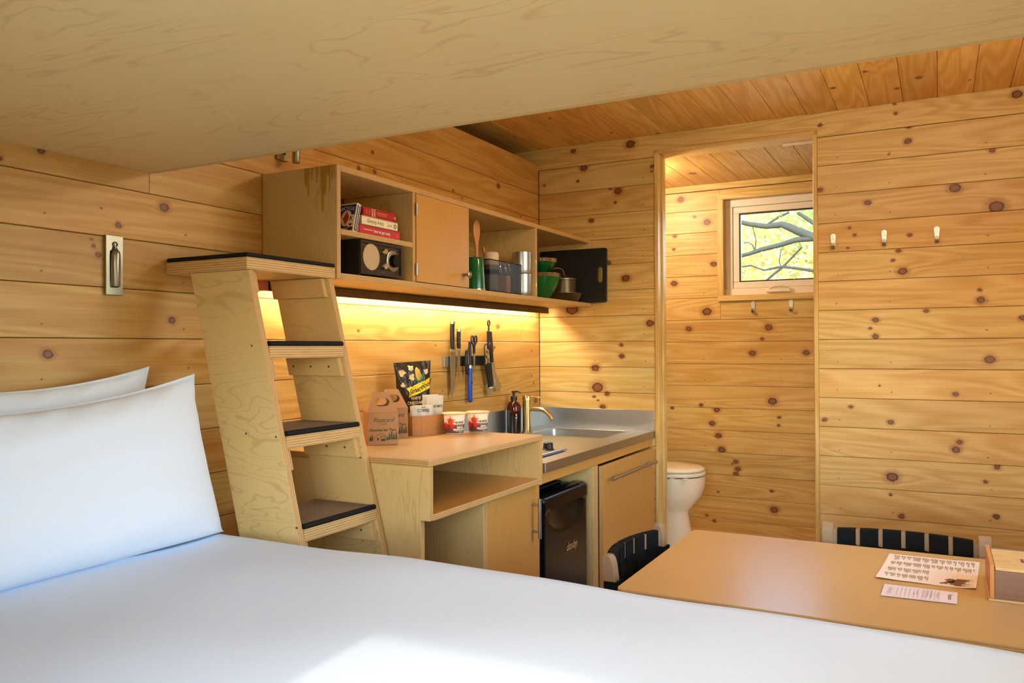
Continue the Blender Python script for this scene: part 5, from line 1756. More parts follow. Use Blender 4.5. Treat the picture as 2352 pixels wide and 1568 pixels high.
def cutlery(kind, label, p0, p1, roll=0.0):
    p0, p1 = Vector(p0), Vector(p1)
    t = thing({'spoon': 'table_spoon', 'fork': 'table_fork', 'knife': 'table_knife', 'stick': 'chopstick'}[kind], label, 'cutlery', p0, 0, 'cutlery in the wire basket')
    d_ = p1 - p0
    L = d_.length
    q = Vector((0, 0, 1)).rotation_difference(d_.normalized())
    X = q.to_matrix().to_4x4() @ Matrix.Rotation(roll, 4, 'Z')
    mb = MB()
    if kind == 'stick':
        mb.loft([[(sx_ * w_, sy_ * w_, z) for sx_, sy_ in ((-1, -1), (1, -1), (1, 1), (-1, 1))] for z, w_ in ((0, 0.003), (L, 0.0048))], 0, smooth=False, X=X)
        mb.build('stick', ['wood'], t, bevel=0.001)
        return t
    if kind == 'knife':
        mb.loft([[(-w_, -h_, z), (w_, -h_, z), (w_, h_, z), (-w_, h_, z)] for z, w_, h_ in ((0, 0.006, 0.0018), (L * .45, 0.0045, 0.0018), (L * .5, 0.008, 0.0008), (L * .93, 0.009, 0.0006), (L, 0.003, 0.0005))], 0, X=X)
        mb.build('knife', ['chrome'], t)
        return t
    if kind == 'spoon':
        mb.loft([[(w_ * math.cos(a), h_ * math.sin(a) + dy, z) for a in [2 * PI * i / 10 for i in range(10)]] for z, w_, h_, dy in ((0, 0.007, 0.0012, 0), (L * .3, 0.005, 0.0014, 0), (L * .68, 0.003, 0.0016, 0), (L * .75, 0.009, 0.0014, -.002), (L * .87, 0.0165, 0.0012, -.004), (L * .96, 0.011, 0.001, -.002), (L, 0.003, 0.0008, 0))], 0, X=X)
        mb.build('spoon', ['nickel'], t, angle=60)
        return t
    mb.loft([[(w_ * math.cos(a), h_ * math.sin(a), z) for a in [2 * PI * i / 10 for i in range(10)]] for z, w_, h_ in ((0, 0.007, 0.0012), (L * .3, 0.005, 0.0014), (L * .68, 0.003, 0.0016), (L * .75, 0.010, 0.0013), (L * .80, 0.0115, 0.0012))], 0, X=X)
    for i in range(4):
        x = -0.0095 + i * 0.0063
        mb.cyl(X @ Vector((x, 0, L * 0.79)), X @ Vector((x * 0.92, 0, L)), 0.0014, 0.0009, 6)
    mb.build('fork', ['chrome'], t, angle=60)
    return t


cutlery('stick', 'flat wooden stick leaning in the wire basket', (-0.872, -0.205, CF + 0.004), (-0.900, -0.185, CF + 0.190))
cutlery('knife', 'dull table knife standing at the back of the wire basket', (-0.885, -0.185, CF + 0.004), (-0.930, -0.175, CF + 0.180), 0.6)
cutlery('fork', 'steel fork with tines up in the wire basket', (-0.805, -0.225, CF + 0.004), (-0.850, -0.215, CF + 0.160), 0.5)
cutlery('fork', 'second steel fork behind the spoon in the wire basket', (-0.800, -0.190, CF + 0.004), (-0.825, -0.185, CF + 0.165), 0.1)
cutlery('spoon', 'steel table spoon with its bowl up in the wire basket', (-0.790, -0.250, CF + 0.004), (-0.856, -0.245, CF + 0.150), 0.5)
for k, (xa, xb) in enumerate(((-0.764, -0.840), (-0.766, -0.815), (-0.770, -0.800))):
    cutlery('knife', ('steel table knife slanting in the wire basket, nearest the cups', 'steel table knife slanting across the middle of the wire basket', 'upright steel table knife in the wire basket')[k], (xa, -0.272 + 0.03 * k, CF + 0.004), (xb, -0.265 + 0.03 * k, CF + 0.128), 0.9)


# stacked steel cups
def steel_cup(label, z):
    t = thing('steel_cup', label, 'cup', (-0.677, -0.247, z), 0, 'steel cups stacked in the wall cabinet')
    MB().lathe([(0.0355, 0.0), (0.0375, 0.003), (0.0395, 0.020), (0.0402, 0.090), (0.0402, 0.0925), (0.0385, 0.0925), (0.0375, 0.02), (0.034, 0.006)], 36, cap=(True, True)).build('cup', ['steel'], t, angle=50)
    c = [(0.0385, 0, 0.080), (0.060, 0, 0.079), (0.066, 0, 0.072), (0.0665, 0, 0.028), (0.064, 0, 0.018), (0.052, 0, 0.012), (0.0385, 0, 0.013)]
    a = math.radians(-42)
    MB().tube([(p[0] * math.cos(a), p[0] * math.sin(a), p[2]) for p in c], 0.0014, 8).build('handle', ['chrome'], t)
    return t


steel_cup('brushed steel mug with wire handle, lower of two stacked in the cabinet', CF + 0.0003)
steel_cup('brushed steel mug with wire handle, upper of two stacked in the cabinet', CF + 0.0935)


# bowls
def bowls(label0, x, y, z, r, h, n, dz, grp, rb):
    for k in range(n):
        t = thing('enamel_bowl', label0[k], 'bowl', (x, y, z + k * dz), 0, grp)
        MB().lathe([(rb, 0.0), (rb + 0.004, 0.002), (r * 0.72, h * 0.38), (r * 0.90, h * 0.72), (r * 0.985, h - 0.004), (r * 0.965, h - 0.004), (r * 0.88, h * 0.74), (r * 0.69, h * 0.42), (rb, 0.005)], 44).build('bowl', ['green'], t, angle=60)
        MB().tube([(r * math.cos(a), r * math.sin(a), h - 0.003) for a in [2 * PI * i / 40 for i in range(40)]], 0.0028, 8, closed=True).build('rim', ['chrome'], t)


bowls(['large green enamel bowl, outermost of the nested big bowls', 'large green enamel bowl nested second from the bottom', 'large green enamel bowl nested on top of the big ones'], -0.395, -0.200, CF + 0.0003, 0.090, 0.108, 3, 0.0062, 'large green bowls in the cabinet', 0.030)
bowls(['small green enamel bowl, outermost of the nested small bowls', 'small green enamel bowl nested in the middle of the small ones', 'small green enamel bowl nested on top of the small ones'], -0.395, -0.200, CF + 0.1240, 0.074, 0.052, 3, 0.0060, 'small green bowls in the cabinet', 0.028)

pan = thing('frying_pan', 'bronze anodised frying pan on the cabinet floor under the pot', 'pan', (-0.160, -0.200, CF + 0.0003))
MB().lathe([(0.068, 0.0), (0.074, 0.002), (0.085, 0.016), (0.096, 0.040), (0.0985, 0.0405), (0.0985, 0.043), (0.095, 0.043), (0.082, 0.018), (0.066, 0.004)], 44).build('pan', ['darkpan'], pan, angle=55)
pot = thing('lidded_pot', 'bronze cooking pot with domed lid sitting in the frying pan', 'pot', (-0.150, -0.200, CF + 0.006))
MB().lathe([(0.060, 0.0), (0.0645, 0.003), (0.0645, 0.098), (0.067, 0.100), (0.067, 0.103)], 44).build('pot', ['darkpan'], pot, angle=50)
MB().lathe([(0.0685, 0.1035), (0.0685, 0.107), (0.064, 0.112), (0.040, 0.118), (0.010, 0.120)], 44).build('lid', ['nickel'], pot, angle=50)
MB().tube([(0.012, -0.012, 0.1215), (0.0, -0.010, 0.124), (-0.012, -0.006, 0.150), (-0.026, -0.002, 0.157), (-0.056, 0.006, 0.158), (-0.075, 0.012, 0.153)], 0.0022, 8).build('lid_handle', ['chrome'], pot)

cbd = thing('cutting_board', 'black flecked cutting board standing against the far wall of the cabinet', 'cutting board', (-0.045, -0.19, CF))
lean = Matrix.Translation((-0.050, 0, CF + 0.002 - CF)) @ Matrix.Rotation(math.radians(1.0), 4, 'Y')
hole = rrect(-0.3625 + 0.19, 0.098, -0.3375 + 0.19, 0.176, 0.0124, 6)
o = MB().holed(rrect(-0.384 + 0.19, 0.0, -0.020 + 0.19, 0.268, 0.010, 4), hole, 0, -0.006, 0.006, n=60).build('board', ['board'], cbd, bevel=0.002)
o.matrix_local = Matrix.Translation((0.008, 0, 0.0006)) @ Matrix.Rotation(math.radians(1.2), 4, 'Y')

# ------------------------------------------------------------------ knives on the magnetic strip
st = thing('knife_strip', 'magnetic knife strip of steel and black plastic on the board wall', 'knife strip', (-0.72, 0, 1.25))
MB().box((-0.922, -0.0125, 1.252), (-0.800, -0.0005, 1.2955)).build('steel_section', ['steel'], st, world=True, bevel=0.001)
MB().box((-0.7995, -0.0122, 1.2525), (-0.518, -0.0005, 1.295)).build('black_section', ['black'], st, world=True, bevel=0.001)
GK = 'kitchen tools on the magnetic knife strip'


def kitchen_knife(label, x, ztop, zheel, ztip, hw, bw, tilt_=0.0):
    t = thing('kitchen_knife', label, 'knife', (x, -0.020, ztip), 0, GK)
    H = ztop - ztip
    hz = zheel - ztip
    # blade
    pl = [(bw, hz), (bw * 0.96, hz * 0.55), (bw * 0.70, hz * 0.25), (-bw * 0.55, 0.0), (-bw * 0.72, hz * 0.5), (-bw * 0.8, hz)]
    MB().prism(pl, 1, -0.0009, 0.0009).build('blade', ['steel_dark'], t)
    MB().box((-bw * 0.85, -0.006, hz), (bw * 0.95, 0.006, hz + 0.014)).build('bolster', ['chrome'], t, bevel=0.003)
    loops = []
    for q, w_, dx in ((0, hw * 0.8, 0), (0.25, hw * 1.0, -0.001), (0.6, hw * 1.02, -0.002), (0.85, hw * 1.1, -0.001), (1.0, hw * 1.12, 0.0)):
        z = hz + 0.014 + (H - hz - 0.014 - 0.012) * q
        loops.append([(dx + w_ * math.cos(a), 0.0085 * math.sin(a), z) for a in [2 * PI * i / 14 for i in range(14)]])
    MB().loft(loops, 0).build('handle', ['black'], t, angle=60)
    zc = H - 0.0118
    MB().loft([[(hw * s_ * math.cos(a), 0.0088 * s_ * math.sin(a), zc + dz) for a in [2 * PI * i / 14 for i in range(14)]] for s_, dz in ((1.14, 0), (1.16, 0.010), (0.9, 0.0118))], 0).build('cap', ['chrome'], t, angle=50)
    for q in (0.2, 0.55, 0.8):
        z = hz + 0.014 + (H - hz - 0.03) * q
        MB().cyl((hw * .3, -0.0090, z), (hw * .3, -0.0070, z), 0.002, n=10).build('rivet', ['chrome'], t)
    return t


kitchen_knife('large chef knife with black riveted handle on the magnetic strip', -0.872, 1.442, 1.312, 1.113, 0.0118, 0.021)
kitchen_knife('small paring knife with black riveted handle beside the chef knife', -0.822, 1.411, 1.315, 1.200, 0.0088, 0.0095)

co = thing('bottle_opener', 'black folding corkscrew hanging beside the paring knife', 'opener', (-0.764, -0.021, 1.214), 0, GK)
MB().loft([[(dx + w_ * math.cos(a), 0.006 * math.sin(a), z) for a in [2 * PI * i / 12 for i in range(12)]] for z, w_, dx in ((0.0, 0.004, 0.006), (0.010, 0.0075, 0.004), (0.05, 0.0085, -0.001), (0.085, 0.007, 0.0), (0.105, 0.0055, 0.003))], 0).build('handle', ['black'], co, angle=60)
MB().tube([(0.006, 0, 0.102), (0.003, 0, 0.112), (0.007, 0, 0.1185), (0.013, 0, 0.116), (0.016, 0, 0.105), (0.019, 0, 0.080), (0.017, 0, 0.045)], 0.0026, 8).build('lever', ['chrome'], co)

lt = thing('gas_lighter', 'long blue gas lighter with a black stem on the knife strip', 'lighter', (-0.735, -0.022, 1.094), 0, GK)
MB().loft([[(w_ * math.cos(a), 0.010 * math.sin(a) * min(1, w_ / 0.009), z) for a in [2 * PI * i / 16 for i in range(16)]] for z, w_ in ((0.0, 0.004), (0.004, 0.009), (0.012, 0.0115), (0.10, 0.0115), (0.145, 0.0100), (0.148, 0.0094))], 0).build('handle', ['blue'], lt, angle=60)
MB().cyl((0, 0, 0.148), (0, 0, 0.161), 0.0095, 0.0090, 16).build('collar', ['steel_dark'], lt)
MB().cyl((0, 0, 0.161), (0, 0, 0.262), 0.0074, 0.0068, 14).build('stem', ['black'], lt)
MB().box((-0.0045, -0.0115, 0.080), (0.0045, -0.0085, 0.092)).build('trigger', ['black'], lt, bevel=0.001)

sc_ = thing('scissors', 'black scissors with open finger loops on the knife strip', 'scissors', (-0.696, -0.020, 1.220), 0, GK)
for sgn in (-1, 1):
    mb = MB().tube([(sgn * 0.0145 + 0.0095 * math.cos(a), 0, 0.146 + 0.0175 * math.sin(a)) for a in [2 * PI * i / 18 for i in range(18)]], 0.0036, 8, closed=True)
    mb.tube([(sgn * 0.011, 0, 0.131), (sgn * 0.004, 0, 0.112), (sgn * 0.003, 0, 0.085)], 0.0045, 8)
    mb.build('grip', ['black'], sc_, angle=60)
    MB().prism([(sgn * 0.0005, 0.0), (sgn * 0.0052, 0.07), (sgn * 0.0065, 0.092), (-sgn * 0.003, 0.092), (-sgn * 0.0005, 0.04)], 1, -0.0012 - sgn * 0.0012, 0.0010 - sgn * 0.0012).build('blade', ['steel_dark'], sc_)

op = thing('can_opener', 'black and chrome can opener hanging open on the knife strip', 'opener', (-0.612, -0.035, 1.150), 0, GK)
for x0_, x1_ in ((-0.001, 0.030), (0.022, 0.040)):
    p0, p1 = Vector((x1_ + 0.004, 0, 0.004)), Vector((x0_, 0, 0.110))
    MB().tube([p0, p0 + (p1 - p0) * 0.5, p1], [0.0085, 0.0108, 0.0110], 12).build('handle', ['black'], op, angle=60)
    MB().cyl(p0 + Vector((0, 0, -0.004)), p0 + Vector((0, 0, 0.006)), 0.0088, n=12).build('cap', ['chrome'], op)
MB().tube([(-0.012, 0, 0.112), (-0.019, 0, 0.175), (-0.018, 0, 0.190), (-0.010, 0, 0.197), (0.006, 0, 0.196), (0.012, 0, 0.186), (0.010, 0, 0.115)], 0.0030, 8).build('cutter_frame', ['black'], op, angle=60)
MB().lathe([(0.011, -0.003), (0.011, 0.003), (0.004, 0.005)], 18, X=Matrix.Translation((-0.002, -0.006, 0.142)) @ RX).lathe([(0.009, -0.003), (0.009, 0.003), (0.003, 0.006)], 16, X=Matrix.Translation((-0.006, -0.008, 0.166)) @ RX).build('gear', ['chrome'], op, angle=40)
MB().box((-0.010, -0.004, 0.105), (0.020, 0.004, 0.155)).build('jaw', ['nickel'], op, bevel=0.003)
MB().loft([[(dx + w_ * math.cos(a), 0.007 * math.sin(a) - 0.004, z) for a in [2 * PI * i / 12 for i in range(12)]] for z, w_, dx in ((0.115, 0.010, 0.040), (0.150, 0.0115, 0.036), (0.185, 0.011, 0.026), (0.200, 0.008, 0.022), (0.203, 0.003, 0.021))], 0).build('turn_key', ['black'], op, angle=60)

tg = thing('tongs', 'steel kitchen tongs with black grips at the end of the knife strip', 'tongs', (-0.520, -0.024, 1.112), 0, GK)
MB().tube([(-0.052 + 0.0095 * math.cos(a), 0, 0.329 + 0.013 * math.sin(a)) for a in [2 * PI * i / 18 for i in range(18)]], 0.0036, 8, closed=True).cyl((-0.052, 0, 0.316), (-0.052, 0, 0.295), 0.0036, 0.0050, 10).build('hanging_loop', ['black'], tg, angle=60)
for pts, bw_ in (([(-0.055, 0.294), (-0.052, 0.200), (-0.050, 0.120), (-0.044, 0.075), (-0.042, 0.040), (-0.050, 0.004)], 1), ([(-0.040, 0.292), (-0.024, 0.200), (-0.006, 0.120), (0.016, 0.075), (0.030, 0.045), (0.034, 0.018)], 1)):
    ws__ = [0.0110, 0.0110, 0.0110, 0.0150, 0.0330, 0.0160]
    MB().loft([[(x - w_, -0.0012, z), (x + w_, -0.0012, z), (x + w_, 0.0012, z), (x - w_, 0.0012, z)] for (x, z), w_ in zip(pts, ws__)], 0, (True, True), True, False).build('arm', ['steel_dark'], tg, bevel=0.0006, seg=1)
    (xa, za), (xb, zb) = pts[0], pts[1]
    MB().loft([[(x - 0.0120, -0.0032, z), (x + 0.0120, -0.0032, z), (x + 0.0120, 0.0032, z), (x - 0.0120, 0.0032, z)] for x, z in ((xa, za), ((xa + xb) / 2, (za + zb) / 2), (xb, zb))], 0, (True, True), True, False).build('grip', ['black'], tg, bevel=0.002)

# ------------------------------------------------------------------ goods on the side cabinet
UT = 1.0313
NV = Vector((-0.67, -0.74, 0)).normalized()     # towards the viewer side of the boxes
RV = Vector((0.74, -0.67, 0)).normalized()      # along their fronts
BOXROT = math.atan2(RV.y, RV.x)


def smores(label, loc):
    """gable carton: local x along the front, local -y is the front"""
    t = thing('gable_box', label, 'carton', loc, BOXROT, 'brown gable cartons on the side cabinet')
    w, d, h, hg = 0.0475, 0.040, 0.1005, 0.160
    MB().box((-w, -d, 0.0), (w, d, h)).build('carton_body', ['kraft'], t, bevel=0.0008, seg=1)
    ti = 0.012
    # sloping gable ends
    for sgn in (-1, 1):
        MB().add([(sgn * w, -d, h), (sgn * w, d, h), (sgn * (w - 0.0235), 0.0035, hg - 0.004), (sgn * (w - 0.0235), -0.0035, hg - 0.004)], [(0, 1, 2, 3)]).build('gable_end', ['kraft'], t, solid=0.0008)
    # two handle panels leaning together, each with a hand hole
    for sgn in (-1, 1):
        outer = [(-w, 0.0), (w, 0.0), (w - 0.0245, 0.0705), (-w + 0.0245, 0.0705)]
        hole = [(p[0], p[1]) for p in rrect(-0.0235, 0.0215, 0.0235, 0.0505, 0.0142, 6)]
        o = MB().holed(outer, hole, 1, -0.0005, 0.0005, n=40).build('handle_panel', ['kraft'], t)
        ang = math.atan2(d - 0.003, hg - h)
        o.matrix_local = Matrix.Translation((0, sgn * d, h)) @ Matrix.Rotation(sgn * ang, 4, 'X')
    F = lambda cx, cz: (lambda x, y: Vector((cx + x, -d - 0.0006, cz + y)))
    textmesh('lettering', 'Postcard', 0.0195, 'ink_green', t, F(0.001, h - 0.024), shear=0.35, sx=0.92)
    textmesh('lettering', 'CABINS', 0.0060, 'ink_green', t, F(0.001, h - 0.0365), space=1.3)
    textmesh('lettering', 'S\u2019mores for Two', 0.0118, 'ink_green', t, F(0.0, h - 0.0545), sx=1.0, bold=0.00025)
    mb = MB()
    y_ = -d - 0.0006
    for x, z0_, hh in ((-0.040, 0.012, 0.016), (-0.034, 0.012, 0.020), (-0.016, 0.014, 0.010), (0.013, 0.013, 0.012), (0.020, 0.013, 0.024), (0.027, 0.013, 0.032), (0.034, 0.013, 0.022), (0.041, 0.013, 0.028)):
        for k in range(3):
            zz = z0_ + hh * (0.15 + 0.25 * k)
            ww = 0.0040 * (1 - 0.22 * k)
            mb.add([(x - ww, y_, zz), (x + ww, y_, zz), (x, y_, zz + hh * 0.42)], [(0, 1, 2)])
        mb.add([(x - 0.0006, y_, z0_), (x + 0.0006, y_, z0_), (x + 0.0006, y_, z0_ + hh * .3), (x - 0.0006, y_, z0_ + hh * .3)], [(0, 1, 2, 3)])
    # cabin and hill outline
    mb.add([(-0.0065, y_, 0.012), (0.0065, y_, 0.012), (0.0065, y_, 0.019), (-0.0065, y_, 0.019)], [(0, 1, 2, 3)])
    pts = [(-0.030 + 0.0024 * i, 0.015 + 0.020 * math.sin(PI * i / 20) ** 0.8) for i in range(21)]
    for a, b_ in zip(pts[:-1], pts[1:]):
        mb.add([(a[0], y_, a[1] - .0005), (b_[0], y_, b_[1] - .0005), (b_[0], y_, b_[1] + .0005), (a[0], y_, a[1] + .0005)], [(0, 1, 2, 3)])
    for a, b_ in (((-0.0068, 0.019), (-0.0068, 0.026)), ((0.0068, 0.019), (0.0068, 0.026))):
        mb.add([(a[0] - .0006, y_, a[1]), (a[0] + .0006, y_, a[1]), (b_[0] + .0006, y_, b_[1]), (b_[0] - .0006, y_, b_[1])], [(0, 1, 2, 3)])
    mb.add([(-0.0072, y_, 0.026), (0.0072, y_, 0.026), (0.0072, y_, 0.0275), (-0.0072, y_, 0.0275)], [(0, 1, 2, 3)])
    mb.build('drawing', ['ink_green'], t, recalc=False)
    return t


fc1 = Vector((-1.713, -0.295, UT))
smores('brown gable carton with green print right behind the ladder stringer', fc1 - NV * 0.040)
fc2 = Vector((-1.516, -0.249, UT)) - RV * 0.0475
smores('brown gable carton with green print half hidden by the other carton', fc2 - NV * 0.040)

TR = Matrix.Rotation(math.radians(-10), 4, 'Z')
ty = thing('veneer_tray', 'small octagonal veneer wood tray holding packets', 'tray', (-1.369, -0.208, UT), math.radians(-10))
tw_, td_, thh = 0.088, 0.058, 0.066
oc = [(-tw_ + 0.02, -td_), (tw_ - 0.02, -td_), (tw_, -td_ + 0.02), (tw_, td_ - 0.02), (tw_ - 0.02, td_), (-tw_ + 0.02, td_), (-tw_, td_ - 0.02), (-tw_, -td_ + 0.02)]
for i in range(8):
    a, b_ = Vector((*oc[i], 0)), Vector((*oc[(i + 1) % 8], 0))
    MB().add([a, b_, b_ * 1.03 + Vector((0, 0, thh)), a * 1.03 + Vector((0, 0, thh))], [(0, 1, 2, 3)]).build('side', ['veneer'], ty, solid=0.0022)
for i in range(8):
    a, b_ = Vector((*oc[i], 0)) * 1.035, Vector((*oc[(i + 1) % 8], 0)) * 1.035
    MB().add([a * 0.998 + Vector((0, 0, thh - 0.026)), b_ * 0.998 + Vector((0, 0, thh - 0.026)), b_ + Vector((0, 0, thh + 0.001)), a + Vector((0, 0, thh + 0.001))], [(0, 1, 2, 3)]).build('rim_band', ['veneer'], ty, solid=0.0015)
MB().prism(oc, 2, 0.0003, 0.002).build('base', ['veneer'], ty)


def packet(nm, label, c, rz, w, h, tilt_, mat, z0, text=None, grp=None, th=0.006):
    t = thing(nm, label, 'packet', (c[0], c[1], z0), rz, grp)
    n, m_ = 10, 12
    vs, fs = [], []
    X = Matrix.Rotation(tilt_, 4, 'X')
    for sgn in (1, -1):
        for i in range(n + 1):
            for j in range(m_ + 1):
                u, v = i / n * 2 - 1, j / m_
                q = max(0, 1 - u ** 4) ** .5 * max(0, 1 - (2 * v - 1) ** 6) ** .5
                y = sgn * th * q * (1 + 0.25 * math.sin(7 * u + 5 * v + c[0] * 90))
                vs.append(X @ Vector((u * w / 2, y, v * h)))
    k = (n + 1) * (m_ + 1)
    for s_ in (0, 1):
        for i in range(n):
            for j in range(m_):
                a = s_ * k + i * (m_ + 1) + j
                f = (a, a + m_ + 1, a + m_ + 2, a + 1)
                fs.append(f if s_ == 0 else f[::-1])
    MB().add(vs, fs, 0, None, True).build('packet', [mat], t, recalc=False)
    for s_, sz, zz, mt_ in (text or ()):
        textmesh('lettering', s_, sz, mt_, t, lambda x, y, zz=zz: X @ Vector((x, -th * max(0, 1 - (2 * x / w) ** 4) ** .5 - 0.0012, zz + y)), sx=0.85, bold=0.0002)
    return t


GP = 'drink packets in the veneer tray'
vr = math.atan2(RV.y, RV.x) + 0.10
packet('coffee_packet', 'clear white coffee packet in front in the veneer tray', (-1.400, -0.233), vr, 0.078, 0.098, -0.10, 'packet', UT + 0.003, (('GROUND', 0.0042, 0.090, 'ink'), ('COFFEE', 0.0150, 0.078, 'ink')), GP)
packet('coffee_packet', 'white coffee packet tucked behind the front one in the tray', (-1.3875, -0.2190), vr, 0.080, 0.094, -0.08, 'packet', UT + 0.003, None, GP)
packet('coffee_packet', 'white coffee packet at the carton end of the veneer tray', (-1.375, -0.2050), vr, 0.078, 0.093, -0.06, 'packet', UT + 0.003, None, GP)
packet('cocoa_packet', 'matte white paper cocoa packet standing at the cup end of the tray', (-1.320, -0.222), vr + 0.10, 0.064, 0.128, 0.10, 'packet2', UT + 0.003, (('SWISS MISS', 0.0130, 0.090, 'ink'),), GP)
packet('cocoa_packet', 'second matte paper packet behind the cocoa packet', (-1.318, -0.203), vr + 0.12, 0.064, 0.130, 0.06, 'packet2', UT + 0.003, None, GP)

# popcorn bag
bg = thing('snack_bag', 'black foil popcorn bag with yellow banner standing behind the tray', 'snack bag', (-1.288, -0.120, UT), vr + 0.02)
BWD, BH, BT = 0.0690, 0.250, 0.026
TB = Matrix.Rotation(0.03, 4, 'X') @ Matrix.Rotation(-0.055, 4, 'Y')


def bag_pt(u, v, sgn=-1, e=0.0):
    """u -1..1 across, v 0..1 up"""
    q = max(0, 1 - abs(u) ** 2.4) ** .55 * max(0, math.sin(PI * min(1, max(0, v * 0.94 + 0.0)))) ** .45 * (1.0 if v < 0.9 else max(0, (1 - v) / 0.1))
    crumple = 0.0022 * math.sin(9 * u + 17 * v) + 0.0016 * math.sin(23 * v - 11 * u) + 0.0012 * math.sin(31 * u + 7 * v)
    w = BWD * (1 - 0.07 * math.sin(PI * v)) * (0.93 + 0.10 * v)
    return TB @ Vector((u * w, sgn * (BT * q + e) + crumple * (1 if v < .96 else .4), v * BH))


vs, fs = [], []
n, m_ = 28, 40
for sgn in (-1, 1):
    for i in range(n + 1):
        for j in range(m_ + 1):
            vs.append(bag_pt(i / n * 2 - 1, j / m_, sgn))
k = (n + 1) * (m_ + 1)
for s_ in (0, 1):
    for i in range(n):
        for j in range(m_):
            a = s_ * k + i * (m_ + 1) + j
            f = (a, a + m_ + 1, a + m_ + 2, a + 1)
            fs.append(f if s_ == 0 else f[::-1])
MB().add(vs, fs, 0, None, True).build('bag', ['foil'], bg, recalc=False, angle=80)
BF = lambda x, z, e=0.0012: bag_pt(x / (BWD * 0.96), z / BH, -1, e)


def bagpatch(name, mat, outline, e=0.0012, nsub=10):
    """printed patch that follows the bag: fan of strips between the outline and its centre"""
    cx = sum(p[0] for p in outline) / len(outline)
    cz = sum(p[1] for p in outline) / len(outline)
    vs, fs = [], []
    m_ = len(outline)
    for r in range(nsub + 1):
        for p in outline:
            vs.append(BF(cx + (p[0] - cx) * r / nsub, cz + (p[1] - cz) * r / nsub, e))
    for r in range(nsub):
        for i in range(m_):
            j = (i + 1) % m_
            fs.append((r * m_ + i, r * m_ + j, (r + 1) * m_ + j, (r + 1) * m_ + i))
    MB().add(vs, fs, 0, None, True).build(name, [mat], bg, recalc=False)


def dense(pts, n=8):
    r = []
    for i in range(len(pts)):
        a, b_ = pts[i], pts[(i + 1) % len(pts)]
        r += [(a[0] + (b_[0] - a[0]) * k / n, a[1] + (b_[1] - a[1]) * k / n) for k in range(n)]
    return r


bagpatch('banner', 'yellow', dense([(-0.030, 0.122), (0.060, 0.150), (0.062, 0.188), (-0.036, 0.156), (-0.026, 0.141)], 6))
sl_ = 28 / 84
textmesh('lettering', 'Smartfood', 0.0255, 'ink', bg, lambda x, y: BF(0.021 + x * 0.95, 0.1555 + y + (x - 0.0) * 0.34, 0.0020), shear=0.15, sx=0.92, bold=0.0005)
textmesh('lettering', 'WHITE', 0.0150, 'bookwhite', bg, lambda x, y: BF(-0.003 + x, 0.1180 + y, 0.0016), sx=0.86, bold=0.0003)
textmesh('lettering', 'CHEDDAR', 0.0150, 'bookwhite', bg, lambda x, y: BF(-0.005 + x, 0.1015 + y, 0.0016), sx=0.86, bold=0.0003)
co_ = [(0.012 + 0.010 * math.sin(a) * (1 - 0.3 * math.cos(a)) - 0.012 * math.cos(a) * 0.35, 0.206 + 0.024 * math.cos(a)) for a in [2 * PI * i / 24 for i in range(24)]]
bagpatch('corn_cob', 'corn', co_, 0.0018, 6)
bagpatch('corn_leaf', 'leafprint', dense([(0.018, 0.176), (0.030, 0.189), (0.034, 0.211), (0.024, 0.202)], 4), 0.0020, 5)
bagpatch('corn_leaf', 'leafprint', dense([(0.014, 0.176), (-0.002, 0.184), (-0.004, 0.194), (0.010, 0.186)], 4), 0.0020, 5)
rp = random.Random(9)
for cx, cz, rr in ((-0.047, 0.213, 0.012), (-0.012, 0.228, 0.010), (-0.014, 0.196, 0.011), (0.044, 0.212, 0.009), (-0.048, 0.168, 0.008), (0.050, 0.100, 0.013)):
    ol = [(cx + rr * (1 + 0.28 * math.sin(4 * a + cx * 90)) * math.cos(a), cz + rr * (1 + 0.28 * math.cos(3 * a + cz * 50)) * math.sin(a)) for a in [2 * PI * i / 22 for i in range(22)]]
    ol = [(max(-0.056, min(0.056, p[0])), p[1]) for p in ol]
    bagpatch('popcorn_piece', 'popcorn', ol, 0.0014, 5)


